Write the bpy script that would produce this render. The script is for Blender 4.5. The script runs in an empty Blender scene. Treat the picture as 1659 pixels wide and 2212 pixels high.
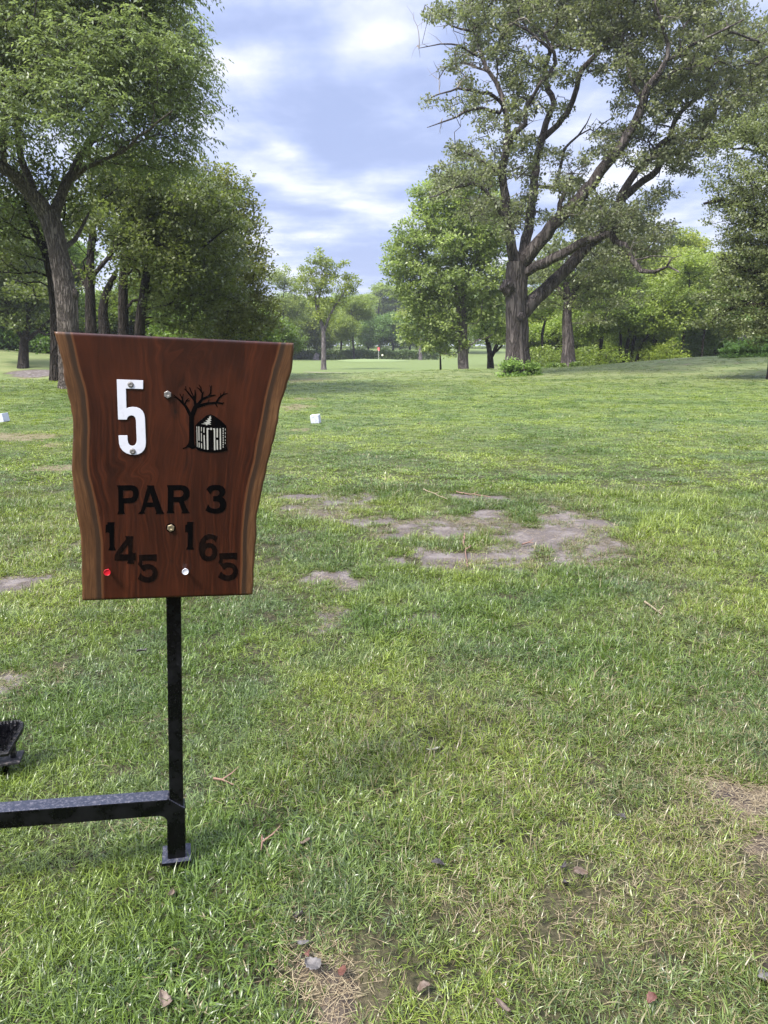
import bpy, math, random
import numpy as np
from mathutils import Vector, Matrix
from mathutils import geometry as mgeo
scene = bpy.context.scene
COL = scene.collection
R = math.radians
# ---------------------------------------------------------------- camera
PITCH = R(12.5); CAMH = 1.5; F = 1593.0; CX, CY = 829.5, 1106.0     # photo laid out as 1659 x 2212
cam_d = bpy.data.cameras.new('camera'); cam = bpy.data.objects.new('camera', cam_d); COL.objects.link(cam)
cam.location = (0, 0, CAMH); cam.rotation_euler = (math.pi/2 - PITCH, 0, 0)
cam_d.sensor_fit = 'HORIZONTAL'; cam_d.sensor_width = 36; cam_d.lens = 36*F/1659
cam_d.clip_start = 0.05; cam_d.clip_end = 3000
scene.camera = cam
scene.view_settings.view_transform = 'Standard'; scene.view_settings.look = 'None'
scene.view_settings.gamma = 1; scene.view_settings.use_curve_mapping = False
scene.view_settings.exposure = 1.58
SUN_EL, SUN_AZ = R(52), R(-136)          # azimuth from +Y, clockwise; the veiled sun stands left and a little behind
sd = Vector((math.cos(SUN_EL)*math.sin(SUN_AZ), math.cos(SUN_EL)*math.cos(SUN_AZ), math.sin(SUN_EL)))
sun_d = bpy.data.lights.new('sun', 'SUN'); sun = bpy.data.objects.new('sun', sun_d); COL.objects.link(sun)
sun_d.energy = 3.1; sun_d.angle = R(14); sun_d.color = (1, .95, .86)
sun.rotation_euler = sd.to_track_quat('Z', 'Y').to_euler(); sun.location = (-20, -10, 40)

class NT:
    """small node-tree writer"""
    def __init__(s, tree): s.t = tree; s.n = tree.nodes; s.l = tree.links
    def put(s, sock, v):
        if v is None: return
        if hasattr(v, 'links') or isinstance(v, bpy.types.NodeSocket): s.l.new(v, sock)
        else:
            if isinstance(v, (tuple, list)) and len(v) == 3 and sock.type == 'RGBA': v = (*v, 1)
            sock.default_value = v
    def node(s, typ, ins=None, **kw):
        nd = s.n.new(typ)
        for k, v in kw.items(): setattr(nd, k, v)
        for k, v in (ins or {}).items(): s.put(nd.inputs[k], v)
        return nd
    def math(s, op, a, b=None, c=None, clamp=False):
        nd = s.node('ShaderNodeMath', operation=op, use_clamp=clamp)
        for i, v in enumerate((a, b, c)): s.put(nd.inputs[i], v)
        return nd.outputs[0]
    def vmath(s, op, a, b=None, out=0):
        nd = s.node('ShaderNodeVectorMath', operation=op); s.put(nd.inputs[0], a)
        if b is not None: s.put(nd.inputs[3] if op == 'SCALE' else nd.inputs[1], b)
        return nd.outputs[out]
    def mix(s, f, a, b, typ='RGBA', blend='MIX'):
        nd = s.node('ShaderNodeMix', data_type=typ)
        if typ == 'RGBA': nd.blend_type = blend; ia, ib, o = 6, 7, 2
        else: ia, ib, o = 2, 3, 0
        s.put(nd.inputs[0], f); s.put(nd.inputs[ia], a); s.put(nd.inputs[ib], b)
        return nd.outputs[o]
    def noise(s, vec, scale, detail=3, rough=.5, out=0, **kw):
        nd = s.node('ShaderNodeTexNoise', {'Scale': scale, 'Detail': detail, 'Roughness': rough}, **kw)
        if vec is not None: s.put(nd.inputs['Vector'], vec)
        return nd.outputs[out]
    def smooth(s, x, a, b, o0=0., o1=1., kind='SMOOTHSTEP'):
        nd = s.node('ShaderNodeMapRange', interpolation_type=kind)
        for i, v in enumerate((x, a, b, o0, o1)): s.put(nd.inputs[i], v)
        return nd.outputs[0]
    def ramp(s, fac, stops):
        nd = s.node('ShaderNodeValToRGB'); s.put(nd.inputs[0], fac); e = nd.color_ramp.elements
        while len(e) < len(stops): e.new(.5)
        for el, (p, c) in zip(e, stops): el.position = p; el.color = (*c, 1)
        return nd.outputs[0]
    def attr(s, name, out='Fac', typ='GEOMETRY'):
        return s.node('ShaderNodeAttribute', attribute_name=name, attribute_type=typ).outputs[out]
    def scalevec(s, v, k):
        return s.vmath('MULTIPLY', v, k)

# ---------------------------------------------------------------- world: veiled sky with broken cloud
w = bpy.data.worlds.new('World'); scene.world = w; w.use_nodes = True
w.node_tree.nodes.clear(); t = NT(w.node_tree)
sky = t.node('ShaderNodeTexSky', sky_type='NISHITA'); sky.sun_disc = False
sky.sun_elevation = SUN_EL; sky.sun_rotation = SUN_AZ; sky.air_density = 1.2; sky.dust_density = 2
gen = t.node('ShaderNodeTexCoord').outputs['Generated']
d = t.vmath('NORMALIZE', gen)
sep = t.node('ShaderNodeSeparateXYZ', {0: d}); dz = t.math('MAXIMUM', sep.outputs[2], 0.0)
den = t.math('ADD', dz, .10)
pl = t.node('ShaderNodeCombineXYZ', {0: t.math('DIVIDE', sep.outputs[0], den), 1: t.math('DIVIDE', sep.outputs[1], den), 2: 0.}).outputs[0]
wv = t.noise(pl, .8, 3, .5, out=1)
plw = t.vmath('ADD', pl, t.scalevec(t.vmath('SUBTRACT', wv, (.5, .5, .5)), (.5, .5, 0)))
n1 = t.noise(t.vmath('ADD', t.scalevec(plw, (1.5, 1.1, 1)), (3.1, 7.4, 0)), 1.15, 7, .56)
n2 = t.noise(t.vmath('ADD', t.scalevec(pl, (1, 1.5, 1)), (11.3, 2.2, 0)), 2.6, 5, .55)
cl = t.math('ADD', t.math('MULTIPLY', n1, .72), t.math('MULTIPLY', n2, .28))
def ray(px, py):
    r = Vector((0, math.cos(PITCH), -math.sin(PITCH))) + Vector((1, 0, 0))*((px-CX)/F) + Vector((0, math.sin(PITCH), math.cos(PITCH)))*((CY-py)/F)
    return r
def lobe(px, py, sx, sz, amp):       # a soft brighter or darker bank of cloud in one direction of the sky
    global cl
    v = ray(px, py).normalized()
    az = math.atan2(v.x, v.y); el = math.asin(v.z)
    a = t.math('SUBTRACT', t.math('ARCTAN2', sep.outputs[0], sep.outputs[1]), az)
    e = t.math('SUBTRACT', t.math('ARCSINE', sep.outputs[2]), el)
    q = t.math('ADD', t.math('POWER', t.math('ABSOLUTE', t.math('DIVIDE', a, sx)), 2.), t.math('POWER', t.math('ABSOLUTE', t.math('DIVIDE', e, sz)), 2.))
    cl = t.math('ADD', cl, t.math('MULTIPLY', t.math('EXPONENT', t.math('MULTIPLY', q, -1.)), amp))
for L in ((850, 65, .06, .022, .12), (480, 140, .05, .022, .13), (620, 40, .08, .04, -.05), (660, 130, .05, .07, -.06), (720, 260, .10, .035, -.07),
          (900, 340, .16, .03, -.11), (690, 480, .13, .05, .07), (660, 555, .12, .02, -.10), (620, 330, .025, .012, .09), (1250, 250, .1, .08, .08), (760, 520, .1, .02, -.04), (780, 430, .25, .03, -.07), (880, 40, .12, .03, -.05)):
    lobe(*L)
ccol = t.ramp(t.smooth(cl, .345, .655), [(0, (.122, .150, .245)), (.28, (.155, .184, .283)), (.52, (.192, .216, .302)), (.75, (.240, .257, .325)), (1, (.310, .316, .352))])
base = t.mix(.90, t.scalevec(sky.outputs[0], (.04, .04, .04)), ccol)
# unseen sky brightened towards zenith and round the veiled sun to light the scene
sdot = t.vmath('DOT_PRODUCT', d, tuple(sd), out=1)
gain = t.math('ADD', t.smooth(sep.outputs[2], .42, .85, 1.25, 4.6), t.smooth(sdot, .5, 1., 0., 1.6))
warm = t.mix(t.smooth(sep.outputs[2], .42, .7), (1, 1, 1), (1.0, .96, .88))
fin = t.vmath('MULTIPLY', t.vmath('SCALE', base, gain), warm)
low = t.mix(t.smooth(sep.outputs[2], -.06, 0.0), (.10, .12, .07), fin)
# trees assumed behind the camera: low sky there darkened to dim the board's reflections
wood = t.noise(t.scalevec(d, (6, 6, 6)), 1.5, 4, .6)
backm = t.math('MULTIPLY', t.smooth(sep.outputs[1], .05, -.15), t.math('SUBTRACT', 1., t.smooth(t.math('ADD', sep.outputs[2], t.math('MULTIPLY', t.math('SUBTRACT', wood, .5), .35)), .16, .30)))
low = t.mix(backm, low, t.mix(wood, (.02, .03, .015), (.09, .13, .06)))
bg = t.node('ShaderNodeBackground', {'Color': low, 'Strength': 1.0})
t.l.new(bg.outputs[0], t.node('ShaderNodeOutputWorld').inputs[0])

# ---------------------------------------------------------------- placing helpers
CAM = Vector((0, 0, CAMH))
def W(px, py, d):
    """the point at forward distance d seen in direction px, py"""
    r = ray(px, py); return CAM + r*(d/r.y)
def sstep(x, a, b):
    q = np.clip((x-a)/(b-a), 0, 1); return q*q*(3-2*q)
def H(x, y):
    """terrain height"""
    x = np.asarray(x, float); y = np.asarray(y, float)
    g = lambda cx, cy, sx, sy: np.exp(-((x-cx)/sx)**2 - ((y-cy)/sy)**2)
    z = -1.15*sstep(y, 43, 74) + .30*sstep(y, 96, 150) + 1.75*sstep(y, 166, 205) + 2.0*sstep(y, 205, 420)
    sx = np.where(x < 26, 13.5, 30.)
    z = z + 1.27*np.exp(-((x-26)/sx)**2 - ((y-52)/np.where(y < 52, 15, 26))**2) + .18*g(5, 52, 5, 9)
    z = z + .50*g(-11.5, 24, 5, 6) - 1.5*g(-21, 42, 9, 8) + 2.5*g(-38, 62, 20, 11)
    z = z + .012*np.sin(x*1.3+.5)*np.sin(y*.9) + .03*np.sin(x*.31+1)*np.cos(y*.23)*sstep(y, 5, 20)
    return z
def Hs(x, y): return float(H(x, y))
def G(px, d):
    """ground point at forward distance d under column px"""
    z = 0.
    for _ in range(4):
        dep = d*math.cos(PITCH) - (z-CAMH)*math.sin(PITCH)
        x = (px-CX)/F*dep; z = Hs(x, d)
    return Vector((x, d, z))
def GP(px, py):
    """ground point under pixel"""
    r = ray(px, py); lo = .5
    s = lo
    while s < 400:
        p = CAM + r*s
        if p.z <= Hs(p.x, p.y): break
        s *= 1.01
    a, b = s/1.01, s
    for _ in range(20):
        m = (a+b)/2; p = CAM + r*m
        if p.z <= Hs(p.x, p.y): b = m
        else: a = m
    return CAM + r*b

def mesh_np(name, V, faces_list, mats=(), smooth=False):
    """faces_list: list of int arrays (M,k)"""
    me = bpy.data.meshes.new(name)
    V = np.asarray(V, np.float32); me.vertices.add(len(V)); me.vertices.foreach_set('co', V.ravel())
    loops = np.concatenate([f.ravel() for f in faces_list]).astype(np.int32)
    cnt = np.concatenate([np.full(len(f), f.shape[1]) for f in faces_list])
    st = np.concatenate([[0], np.cumsum(cnt)[:-1]]).astype(np.int32)
    me.loops.add(len(loops)); me.loops.foreach_set('vertex_index', loops)
    me.polygons.add(len(cnt)); me.polygons.foreach_set('loop_start', st)
    if smooth: me.polygons.foreach_set('use_smooth', np.ones(len(cnt), bool))
    me.update(calc_edges=True)
    for m in mats: me.materials.append(m)
    return me
def fattr(me, name, vals, dom='FACE'):
    a = me.attributes.new(name, 'FLOAT', dom); a.data.foreach_set('value', np.asarray(vals, np.float32))
def link(name, me, parent=None, loc=None):
    o = bpy.data.objects.new(name, me); COL.objects.link(o)
    if parent is not None: o.parent = parent
    if loc is not None: o.location = loc
    return o
def tag(o, label=None, cat=None, group=None, kind=None):
    if label: o['label'] = label
    if cat: o['category'] = cat
    if group: o['group'] = group
    if kind: o['kind'] = kind
    return o
def thing(name, label, cat, loc=(0, 0, 0), group=None):
    o = bpy.data.objects.new(name, None); COL.objects.link(o); o.location = loc; o.empty_display_size = .2
    return tag(o, label, cat, group)
def mat(name):
    m = bpy.data.materials.new(name); m.use_nodes = True; m.node_tree.nodes.clear()
    t = NT(m.node_tree); out = t.node('ShaderNodeOutputMaterial')
    return m, t, out
def pbr(t, out, col, rough=.6, spec=.4, metal=0., bump=None, bstr=.3, bdist=.01, **kw):
    p = t.node('ShaderNodeBsdfPrincipled', {'Base Color': col, 'Roughness': rough, 'Specular IOR Level': spec, 'Metallic': metal})
    for k, v in kw.items(): t.put(p.inputs[k], v)
    if bump is not None:
        b = t.node('ShaderNodeBump', {'Height': bump, 'Strength': bstr, 'Distance': bdist}); t.l.new(b.outputs[0], p.inputs['Normal'])
    t.l.new(p.outputs[0], out.inputs[0]); return p
def simple(name, col, rough=.6, **kw):
    m, t, out = mat(name); pbr(t, out, col, rough, **kw); return m

# ---------------------------------------------------------------- materials
def mk_leaf(name, dark, light, trans=.42, spec=.4, var=.5):
    m, t, out = mat(name)
    v = t.attr('v')
    c = t.ramp(v, [(0, dark), (.62, tuple((a+b)/2 for a, b in zip(dark, light))), (1, light)])
    oc = t.node('ShaderNodeObjectInfo').outputs['Color']
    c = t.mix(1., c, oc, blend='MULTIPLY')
    p = t.node('ShaderNodeBsdfPrincipled', {'Base Color': c, 'Roughness': .42, 'Specular IOR Level': spec})
    tr = t.node('ShaderNodeBsdfTranslucent', {'Color': t.vmath('MULTIPLY', c, (1.25, 1.35, .7))})
    mx = t.node('ShaderNodeMixShader', {0: trans}); t.l.new(p.outputs[0], mx.inputs[1]); t.l.new(tr.outputs[0], mx.inputs[2])
    t.l.new(mx.outputs[0], out.inputs[0]); return m
M_ASH = mk_leaf('ash_leaf', (.095, .122, .058), (.285, .335, .175))
M_OAK = mk_leaf('oak_leaf', (.095, .108, .066), (.27, .285, .175))
M_MAPLE = mk_leaf('maple_leaf', (.088, .122, .044), (.235, .292, .100))
M_GEN = mk_leaf('broad_leaf', (.095, .128, .040), (.240, .285, .092))
def mk_bark(name, c0, c1, sc=14.):
    m, t, out = mat(name)
    oc = t.node('ShaderNodeTexCoord').outputs['Object']
    v = t.scalevec(oc, (1, 1, .16))
    n = t.noise(v, sc, 5, .65); n2 = t.noise(oc, 1.2, 3, .6)
    ridg = t.math('ABSOLUTE', t.math('SUBTRACT', t.noise(v, sc*.7, 3, .6), .5))
    rr = t.smooth(ridg, 0., .11)
    c = t.ramp(t.math('ADD', t.math('MULTIPLY', n, .6), t.math('MULTIPLY', n2, .4)), [(.3, c0), (.7, c1)])
    c = t.mix(t.math('MULTIPLY', t.math('SUBTRACT', 1., rr), .6), c, tuple(x*.45 for x in c0))
    hgt = t.math('ADD', rr, t.math('MULTIPLY', n, .5))
    pbr(t, out, c, .9, .12, bump=hgt, bstr=1., bdist=.09); return m
M_BARK_OAK = mk_bark('oak_bark', (0.0459, 0.0382, 0.0360), (0.1645, 0.1415, 0.1362), 6)
M_BARK_ASH = mk_bark('ash_bark', (0.0855, 0.0702, 0.0612), (0.2250, 0.1935, 0.1710), 22)
M_BARK = mk_bark('dark_bark', (0.0223, 0.0190, 0.0167), (0.0642, 0.0530, 0.0474), 12)
M_BARK_PALE = mk_bark('pale_bark', (0.1260, 0.1080, 0.1080), (0.2610, 0.2295, 0.2295), 12)
M_DEADW = simple('dead_wood', (.19, .165, .14), .9)

# ---------------------------------------------------------------- ground
BARE = []   # (px, py, rx, ry, strength) patches of bare earth read off the photograph
def patch(px, py, rx, ry, s=1.): 
    c = GP(px, py); e = GP(px+rx, py); a = GP(px, py-ry); b = GP(px, py+ry)
    BARE.append((c.x, (a.y+b.y)/2, abs(e.x-c.x), (a.y-b.y)/2, s))
for q in ((660, 1074, 62, 11), (775, 1075, 62, 10), (715, 1078, 60, 9), (618, 1098, 26, 7, .7), (1005, 1073, 42, 8), (1062, 1076, 40, 8, .8), (1055, 1107, 48, 12, .9), (1230, 1118, 50, 20), (1285, 1125, 36, 20), (1275, 1148, 46, 14), (868, 1151, 24, 11, .8), (905, 1140, 26, 10, .9), (962, 1150, 34, 10, .8), (800, 1125, 60, 9, .6),
          (1100, 1200, 62, 24), (1150, 1172, 80, 32, 1.1), (1215, 1185, 62, 38, 1.1), (1180, 1150, 55, 16), (960, 1208, 62, 24), (1015, 1218, 40, 18), (850, 1212, 32, 11, .8), (905, 1196, 26, 12, .7), (690, 1252, 36, 18), (740, 1252, 34, 18), (716, 1342, 38, 27), (698, 1360, 26, 14), (925, 1336, 36, 8, .9), (868, 1352, 28, 9, .7),
          (950, 1140, 150, 24, .42), (1040, 1132, 130, 30, .42), (700, 1100, 100, 22, .40), (1250, 1150, 90, 60, .42), (760, 1260, 60, 16, .42), (85, 806, 50, 9, 1), (20, 1262, 95, 22, 1), (10, 1475, 55, 36, 1), (110, 1480, 40, 24, .45), (1625, 1730, 90, 42, .66), (1560, 1690, 50, 22, .5), (1660, 1830, 50, 30, .5), (722, 2170, 46, 100, .75), (672, 2060, 34, 80, .7), (625, 1940, 26, 50, .65), (1650, 2100, 40, 30, .7),
          (200, 1170, 40, 10, .6)):
    patch(*q)
STRAW = []
def straw(px, py, rx, ry, s=1.):
    n = len(BARE); patch(px, py, rx, ry, s); STRAW.append(BARE.pop())
for q in ((640, 880, 45, 8, .9), (655, 862, 25, 4, .8), (655, 928, 22, 4, .9), (30, 945, 100, 11, 1), (115, 963, 40, 6, .8), (125, 1012, 60, 7, 1), (150, 905, 30, 5, .6), (660, 822, 60, 6, .7),
          (1350, 1990, 330, 120, .55), (1000, 1950, 160, 80, .35), (1500, 1800, 160, 80, .45), (760, 2150, 120, 110, .7), (100, 815, 60, 8, 1), (60, 1470, 110, 60, .35), (1150, 1180, 200, 70, .3), (1100, 795, 60, 3, .8)):
    straw(*q)
rs = np.random.RandomState(5)
def vnoise(x, y, sc, seed=0):
    """smooth value noise, numpy"""
    r = np.random.RandomState(seed).rand(256, 256); u = x/sc+100; v = y/sc+100
    i = np.floor(u).astype(int); j = np.floor(v).astype(int); fu = u-i; fv = v-j; fu = fu*fu*(3-2*fu); fv = fv*fv*(3-2*fv)
    g = lambda a, b: r[a % 256, b % 256]
    return (g(i, j)*(1-fu)+g(i+1, j)*fu)*(1-fv) + (g(i, j+1)*(1-fu)+g(i+1, j+1)*fu)*fv
def field(lst, x, y, warp=.45):
    x = np.asarray(x, float); y = np.asarray(y, float)
    out = np.zeros_like(x)
    nz = (vnoise(x, y, .24, 1)-.5)*1.1 + (vnoise(x, y, .09, 2)-.5)*1.2 + (vnoise(x, y, .6, 3)-.5)*.25
    for (cx, cy, rx, ry, s) in lst:
        q = np.sqrt(((x-cx)/rx)**2 + ((y-cy)/ry)**2)
        out = np.maximum(out, s*(1-sstep(q + nz*warp*1.6, .72, 1.12)))
    return out
ys = np.concatenate([np.arange(-30, .6, 1.5), np.arange(.6, 9, .035), 9*(1.012**np.arange(0, 385)), [1200, 2600]])
tt = np.linspace(-1, 1, 521); xs = np.sign(tt)*(np.abs(tt)*6 + (np.exp(np.clip(np.abs(tt)*7.6, 0, 9))-1)*.6)
X, Y = np.meshgrid(xs, ys); Z = H(X, Y)
bare = field(BARE, X, Y); st_ = field(STRAW, X, Y)
Z = Z + (vnoise(X, Y, .35, 8)-.5)*.02*(1-sstep(Y, 8, 14)) + (vnoise(X, Y, .09, 9)-.5)*.012*(1-sstep(Y, 5, 9)) - .008*bare
ny, nx = X.shape; idx = np.arange(ny*nx).reshape(ny, nx)
Q = np.stack([idx[:-1, :-1], idx[:-1, 1:], idx[1:, 1:], idx[1:, :-1]], -1).reshape(-1, 4)
m, t, out = mat('turf_ground'); M_GROUND = m
pos = t.node('ShaderNodeNewGeometry').outputs['Position']
def turf_tint(t, pos):
    """broad drifts of colour in the lawn (grass kinds, wear): shared by ground and blades"""
    a = t.noise(pos, .55, 3, .55); b = t.noise(t.vmath('ADD', pos, (31, 7, 0)), 1.7, 3, .6); c = t.noise(t.vmath('ADD', pos, (5, 77, 0)), .09, 3, .5)
    return a, b, c
a, b, c_ = turf_tint(t, pos)
sepp = t.node('ShaderNodeSeparateXYZ', {0: pos})
fine = t.noise(pos, 60, 4, .7); mid = t.noise(t.scalevec(pos, (1, .55, 1)), 7, 4, .65); streak = t.noise(t.scalevec(pos, (.5, 1, 1)), 2.2, 5, .7)
g1 = t.mix(t.smooth(a, .38, .62), (0.0682, 0.0982, 0.0276), (0.1081, 0.1408, 0.0363))
g1 = t.mix(t.smooth(b, .42, .68), g1, (0.0707, 0.0999, 0.0432))
g1 = t.mix(t.smooth(streak, .35, .7), g1, (0.1164, 0.1473, 0.0501))
g1 = t.mix(t.math('MULTIPLY', t.smooth(mid, .45, .7), .5), g1, (0.0416, 0.0638, 0.0225))
g1 = t.mix(t.math('MULTIPLY', t.smooth(sepp.outputs[1], 18., 40.), .8), g1, t.mix(t.smooth(t.noise(t.scalevec(pos, (.35, 1, 1)), .8, 5, .65), .35, .65), (0.0998, 0.1309, 0.0475), (0.1705, 0.1841, 0.0821)))
thatch = t.mix(t.smooth(fine, .35, .65), (0.0176, 0.0176, 0.0096), (0.0600, 0.0544, 0.0288))  # dead thatch, its colour darkened as shade in the gaps between blades
gfar = t.mix(t.smooth(sepp.outputs[1], 60, 85), g1, t.mix(t.smooth(streak, .35, .65), (0.0896, 0.1200, 0.0384), (0.1200, 0.1520, 0.0520)))
turf = t.mix(t.smooth(sepp.outputs[1], 5., 18.), thatch, gfar)
soil = t.mix(fine, (0.0549, 0.0449, 0.0412), (0.1419, 0.1217, 0.1144)); soil = t.mix(t.smooth(t.noise(pos, 5, 5, .65), .45, .65), soil, (0.1602, 0.1404, 0.1327)); soil = t.mix(t.smooth(t.noise(pos, 2.3, 5, .7), .52, .66), soil, (0.0686, 0.0562, 0.0476)); soil = t.mix(t.math('SUBTRACT', 1., t.smooth(sepp.outputs[1], 2.0, 3.0)), soil, t.mix(t.smooth(mid, .4, .6), (0.0412, 0.0319, 0.0275), (0.1190, 0.0936, 0.0686)))
soil = t.mix(t.smooth(t.noise(pos, 170, 2, .6), .62, .72), soil, (0.0422, 0.0324, 0.0282))
strw = t.mix(fine, (0.0960, 0.0760, 0.0440), (0.2080, 0.1720, 0.1120))
bn = t.math('ADD', t.attr('bare'), t.math('MULTIPLY', t.math('SUBTRACT', t.noise(pos, 16, 5, .75), .5), 1.3))
sn = t.math('ADD', t.attr('straw'), t.math('MULTIPLY', t.math('SUBTRACT', t.noise(pos, 9, 4, .7), .5), .9))
col = t.mix(t.math('MULTIPLY', t.smooth(sn, .4, .8), t.smooth(sepp.outputs[1], 3., 8., .25, .8)), turf, strw)
col = t.mix(t.math('MULTIPLY', t.smooth(bn, .1, .35), .7), col, t.mix(fine, (0.0360, 0.0288, 0.0176), (0.1280, 0.1040, 0.0640))); col = t.mix(t.smooth(bn, .22, .6), col, soil)
hgt = t.math('ADD', t.math('MULTIPLY', t.noise(pos, 45, 5, .7), 1.), t.math('MULTIPLY', mid, .8))
pbr(t, out, col, .9, .15, bump=t.math('MULTIPLY', hgt, t.smooth(sepp.outputs[1], 6., 22., 1., .12)), bstr=.8, bdist=.02)
gme = mesh_np('ground', np.stack([X.ravel(), Y.ravel(), Z.ravel()], 1), [Q], [M_GROUND], smooth=True)
fattr(gme, 'bare', bare.ravel(), 'POINT'); fattr(gme, 'straw', st_.ravel(), 'POINT')
tag(link('ground', gme), kind='structure')
def Zg(x, y):
    return H(x, y) + (vnoise(x, y, .35, 8)-.5)*.02*(1-sstep(y, 8, 14)) - .008*field(BARE, x, y)

def sheet(name, fx, m, n=60, k=6, lift=.03, kind='structure'):
    """thin ribbon following the ground; fx(u)-> (near point xy, far point xy)"""
    V = []; 
    for i in range(n+1):
        a, b = fx(i/n)
        for j in range(k+1):
            x = a[0]+(b[0]-a[0])*j/k; y = a[1]+(b[1]-a[1])*j/k; V.append((x, y, Hs(x, y)+lift))
    ix = np.arange((n+1)*(k+1)).reshape(n+1, k+1)
    q = np.stack([ix[:-1, :-1], ix[1:, :-1], ix[1:, 1:], ix[:-1, 1:]], -1).reshape(-1, 4)
    return tag(link(name, mesh_np(name, V, [q], [m], True)), kind=kind)
# worn pale path crossing beyond the crest
m, t, out = mat('worn_path'); pos = t.node('ShaderNodeNewGeometry').outputs['Position']
pbr(t, out, t.mix(t.noise(pos, .9, 4, .6), (0.1600, 0.1360, 0.0960), (0.2720, 0.2320, 0.1840)), .95)
def fpath(u):
    px = 655 + u*290; d0 = 86 - u*8; wd = (1.2 + 3.2*u)*(.8+.3*math.sin(u*17))
    a = G(px, d0-wd/2); b = G(px, d0+wd/2); return (a.x, a.y), (b.x, b.y)
sheet('path', fpath, m)
# mown green
m, t, out = mat('green_turf'); pos = t.node('ShaderNodeNewGeometry').outputs['Position']
pbr(t, out, t.mix(t.noise(t.scalevec(pos, (.3, 1, 1)), 1.4, 4, .6), (0.1120, 0.1520, 0.0496), (0.1480, 0.1880, 0.0680)), .9)
gc = G(806, 146)
V = [(gc.x, gc.y, Hs(gc.x, gc.y)+.34)]; nr, na = 10, 64
for i in range(1, nr+1):
    for j in range(na):
        a_ = j/na*2*math.pi; q = i/nr; x = gc.x+math.cos(a_)*q*7.0*(1+.1*math.sin(3*a_)); y = gc.y+math.sin(a_)*q*11*(1+.08*math.cos(2*a_))
        V.append((x, y, Hs(x, y)+.04+.30*(1-q**2.5)))
fa = [[0, 1+j, 1+(j+1) % na] for j in range(na)]
fq = [[1+i*na+j, 1+(i+1)*na+j, 1+(i+1)*na+(j+1) % na, 1+i*na+(j+1) % na] for i in range(nr-1) for j in range(na)]
tag(link('putting_green', mesh_np('putting_green', V, [np.array(fa), np.array(fq)], [m], True)), kind='structure')
# ---------------------------------------------------------------- grass
m, t, out = mat('grass_blade'); M_GRASS = m
pos = t.node('ShaderNodeNewGeometry').outputs['Position']
a, b, c_ = turf_tint(t, pos)
v = t.attr('v'); dry = t.attr('dry', typ='INSTANCER')
g = t.mix(t.smooth(a, .38, .62), (.062, .106, .021), (.138, .185, .032))
g = t.mix(t.math('MULTIPLY', t.smooth(b, .45, .70), .7), g, (0.0714, 0.1092, 0.0462))
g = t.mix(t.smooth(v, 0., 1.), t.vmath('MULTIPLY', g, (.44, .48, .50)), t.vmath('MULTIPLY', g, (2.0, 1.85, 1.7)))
dr = t.mix(t.math('FRACT', t.math('MULTIPLY', v, 7.3)), (0.1260, 0.1008, 0.0462), (0.2604, 0.2268, 0.1260))
isd = t.smooth(t.math('ADD', t.attr('d'), t.math('MULTIPLY', dry, .55)), .955, .975)
g = t.mix(t.math('MULTIPLY', dry, .30), g, (0.1470, 0.1680, 0.0504))
g = t.mix(isd, g, dr)
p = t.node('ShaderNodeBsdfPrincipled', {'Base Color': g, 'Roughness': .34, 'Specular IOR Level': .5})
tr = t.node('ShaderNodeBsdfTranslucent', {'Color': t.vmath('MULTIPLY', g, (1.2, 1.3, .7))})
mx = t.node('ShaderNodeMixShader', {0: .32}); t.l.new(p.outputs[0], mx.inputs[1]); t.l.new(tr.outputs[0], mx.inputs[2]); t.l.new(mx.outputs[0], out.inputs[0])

def clump_mesh(name, n, rad, hmin, hmax, wid, lean, seed, segs=3):
    r = np.random.RandomState(seed); V = []; Fq = []; Ft = []; vq = []; vt = []; dq = []; dt = []
    for i in range(n):
        a = r.rand()*6.283; q = rad*math.sqrt(r.rand()); bx, by = q*math.cos(a), q*math.sin(a)
        L = r.uniform(hmin, hmax); az = a + r.normal(0, 1.2); le = abs(r.normal(lean, .35)); wv_ = wid*r.uniform(.6, 1.25)
        side = np.array([-math.sin(az), math.cos(az), 0]); tw = r.normal(0, .6)
        p = np.array([bx, by, -.006]); ang = le*.35; base = len(V); vv = r.rand(); dd = r.rand()
        if dd > .93: L *= .8
        for k in range(segs+1):
            f = k/segs; ww = wv_*(1-f**2.2)*.5 if k < segs else 0
            s_ = side*math.cos(tw*f) + np.array([0, 0, 1])*math.sin(tw*f)
            if k < segs: V.append(p-s_*ww); V.append(p+s_*ww)
            else: V.append(p)
            ang = min(ang + le*1.15/segs*(1+.4*r.rand()), 2.0)
            p = p + np.array([math.cos(az)*math.sin(ang), math.sin(az)*math.sin(ang), math.cos(ang)])*L/segs
            p[2] = max(p[2], .004)
        for k in range(segs-1):
            Fq.append([base+2*k, base+2*k+1, base+2*k+3, base+2*k+2]); vq.append(vv); dq.append(dd)
        k = segs-1; Ft.append([base+2*k, base+2*k+1, base+2*k+2]); vt.append(vv); dt.append(dd)
    me = mesh_np(name, V, [np.array(Fq), np.array(Ft)], [M_GRASS], True)
    fattr(me, 'v', vq+vt); fattr(me, 'd', dq+dt); return me
def source(meshes, cname):
    c = bpy.data.collections.new(cname)
    for me in meshes:
        o = bpy.data.objects.new(me.name, me); c.objects.link(o)
    return c
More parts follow.
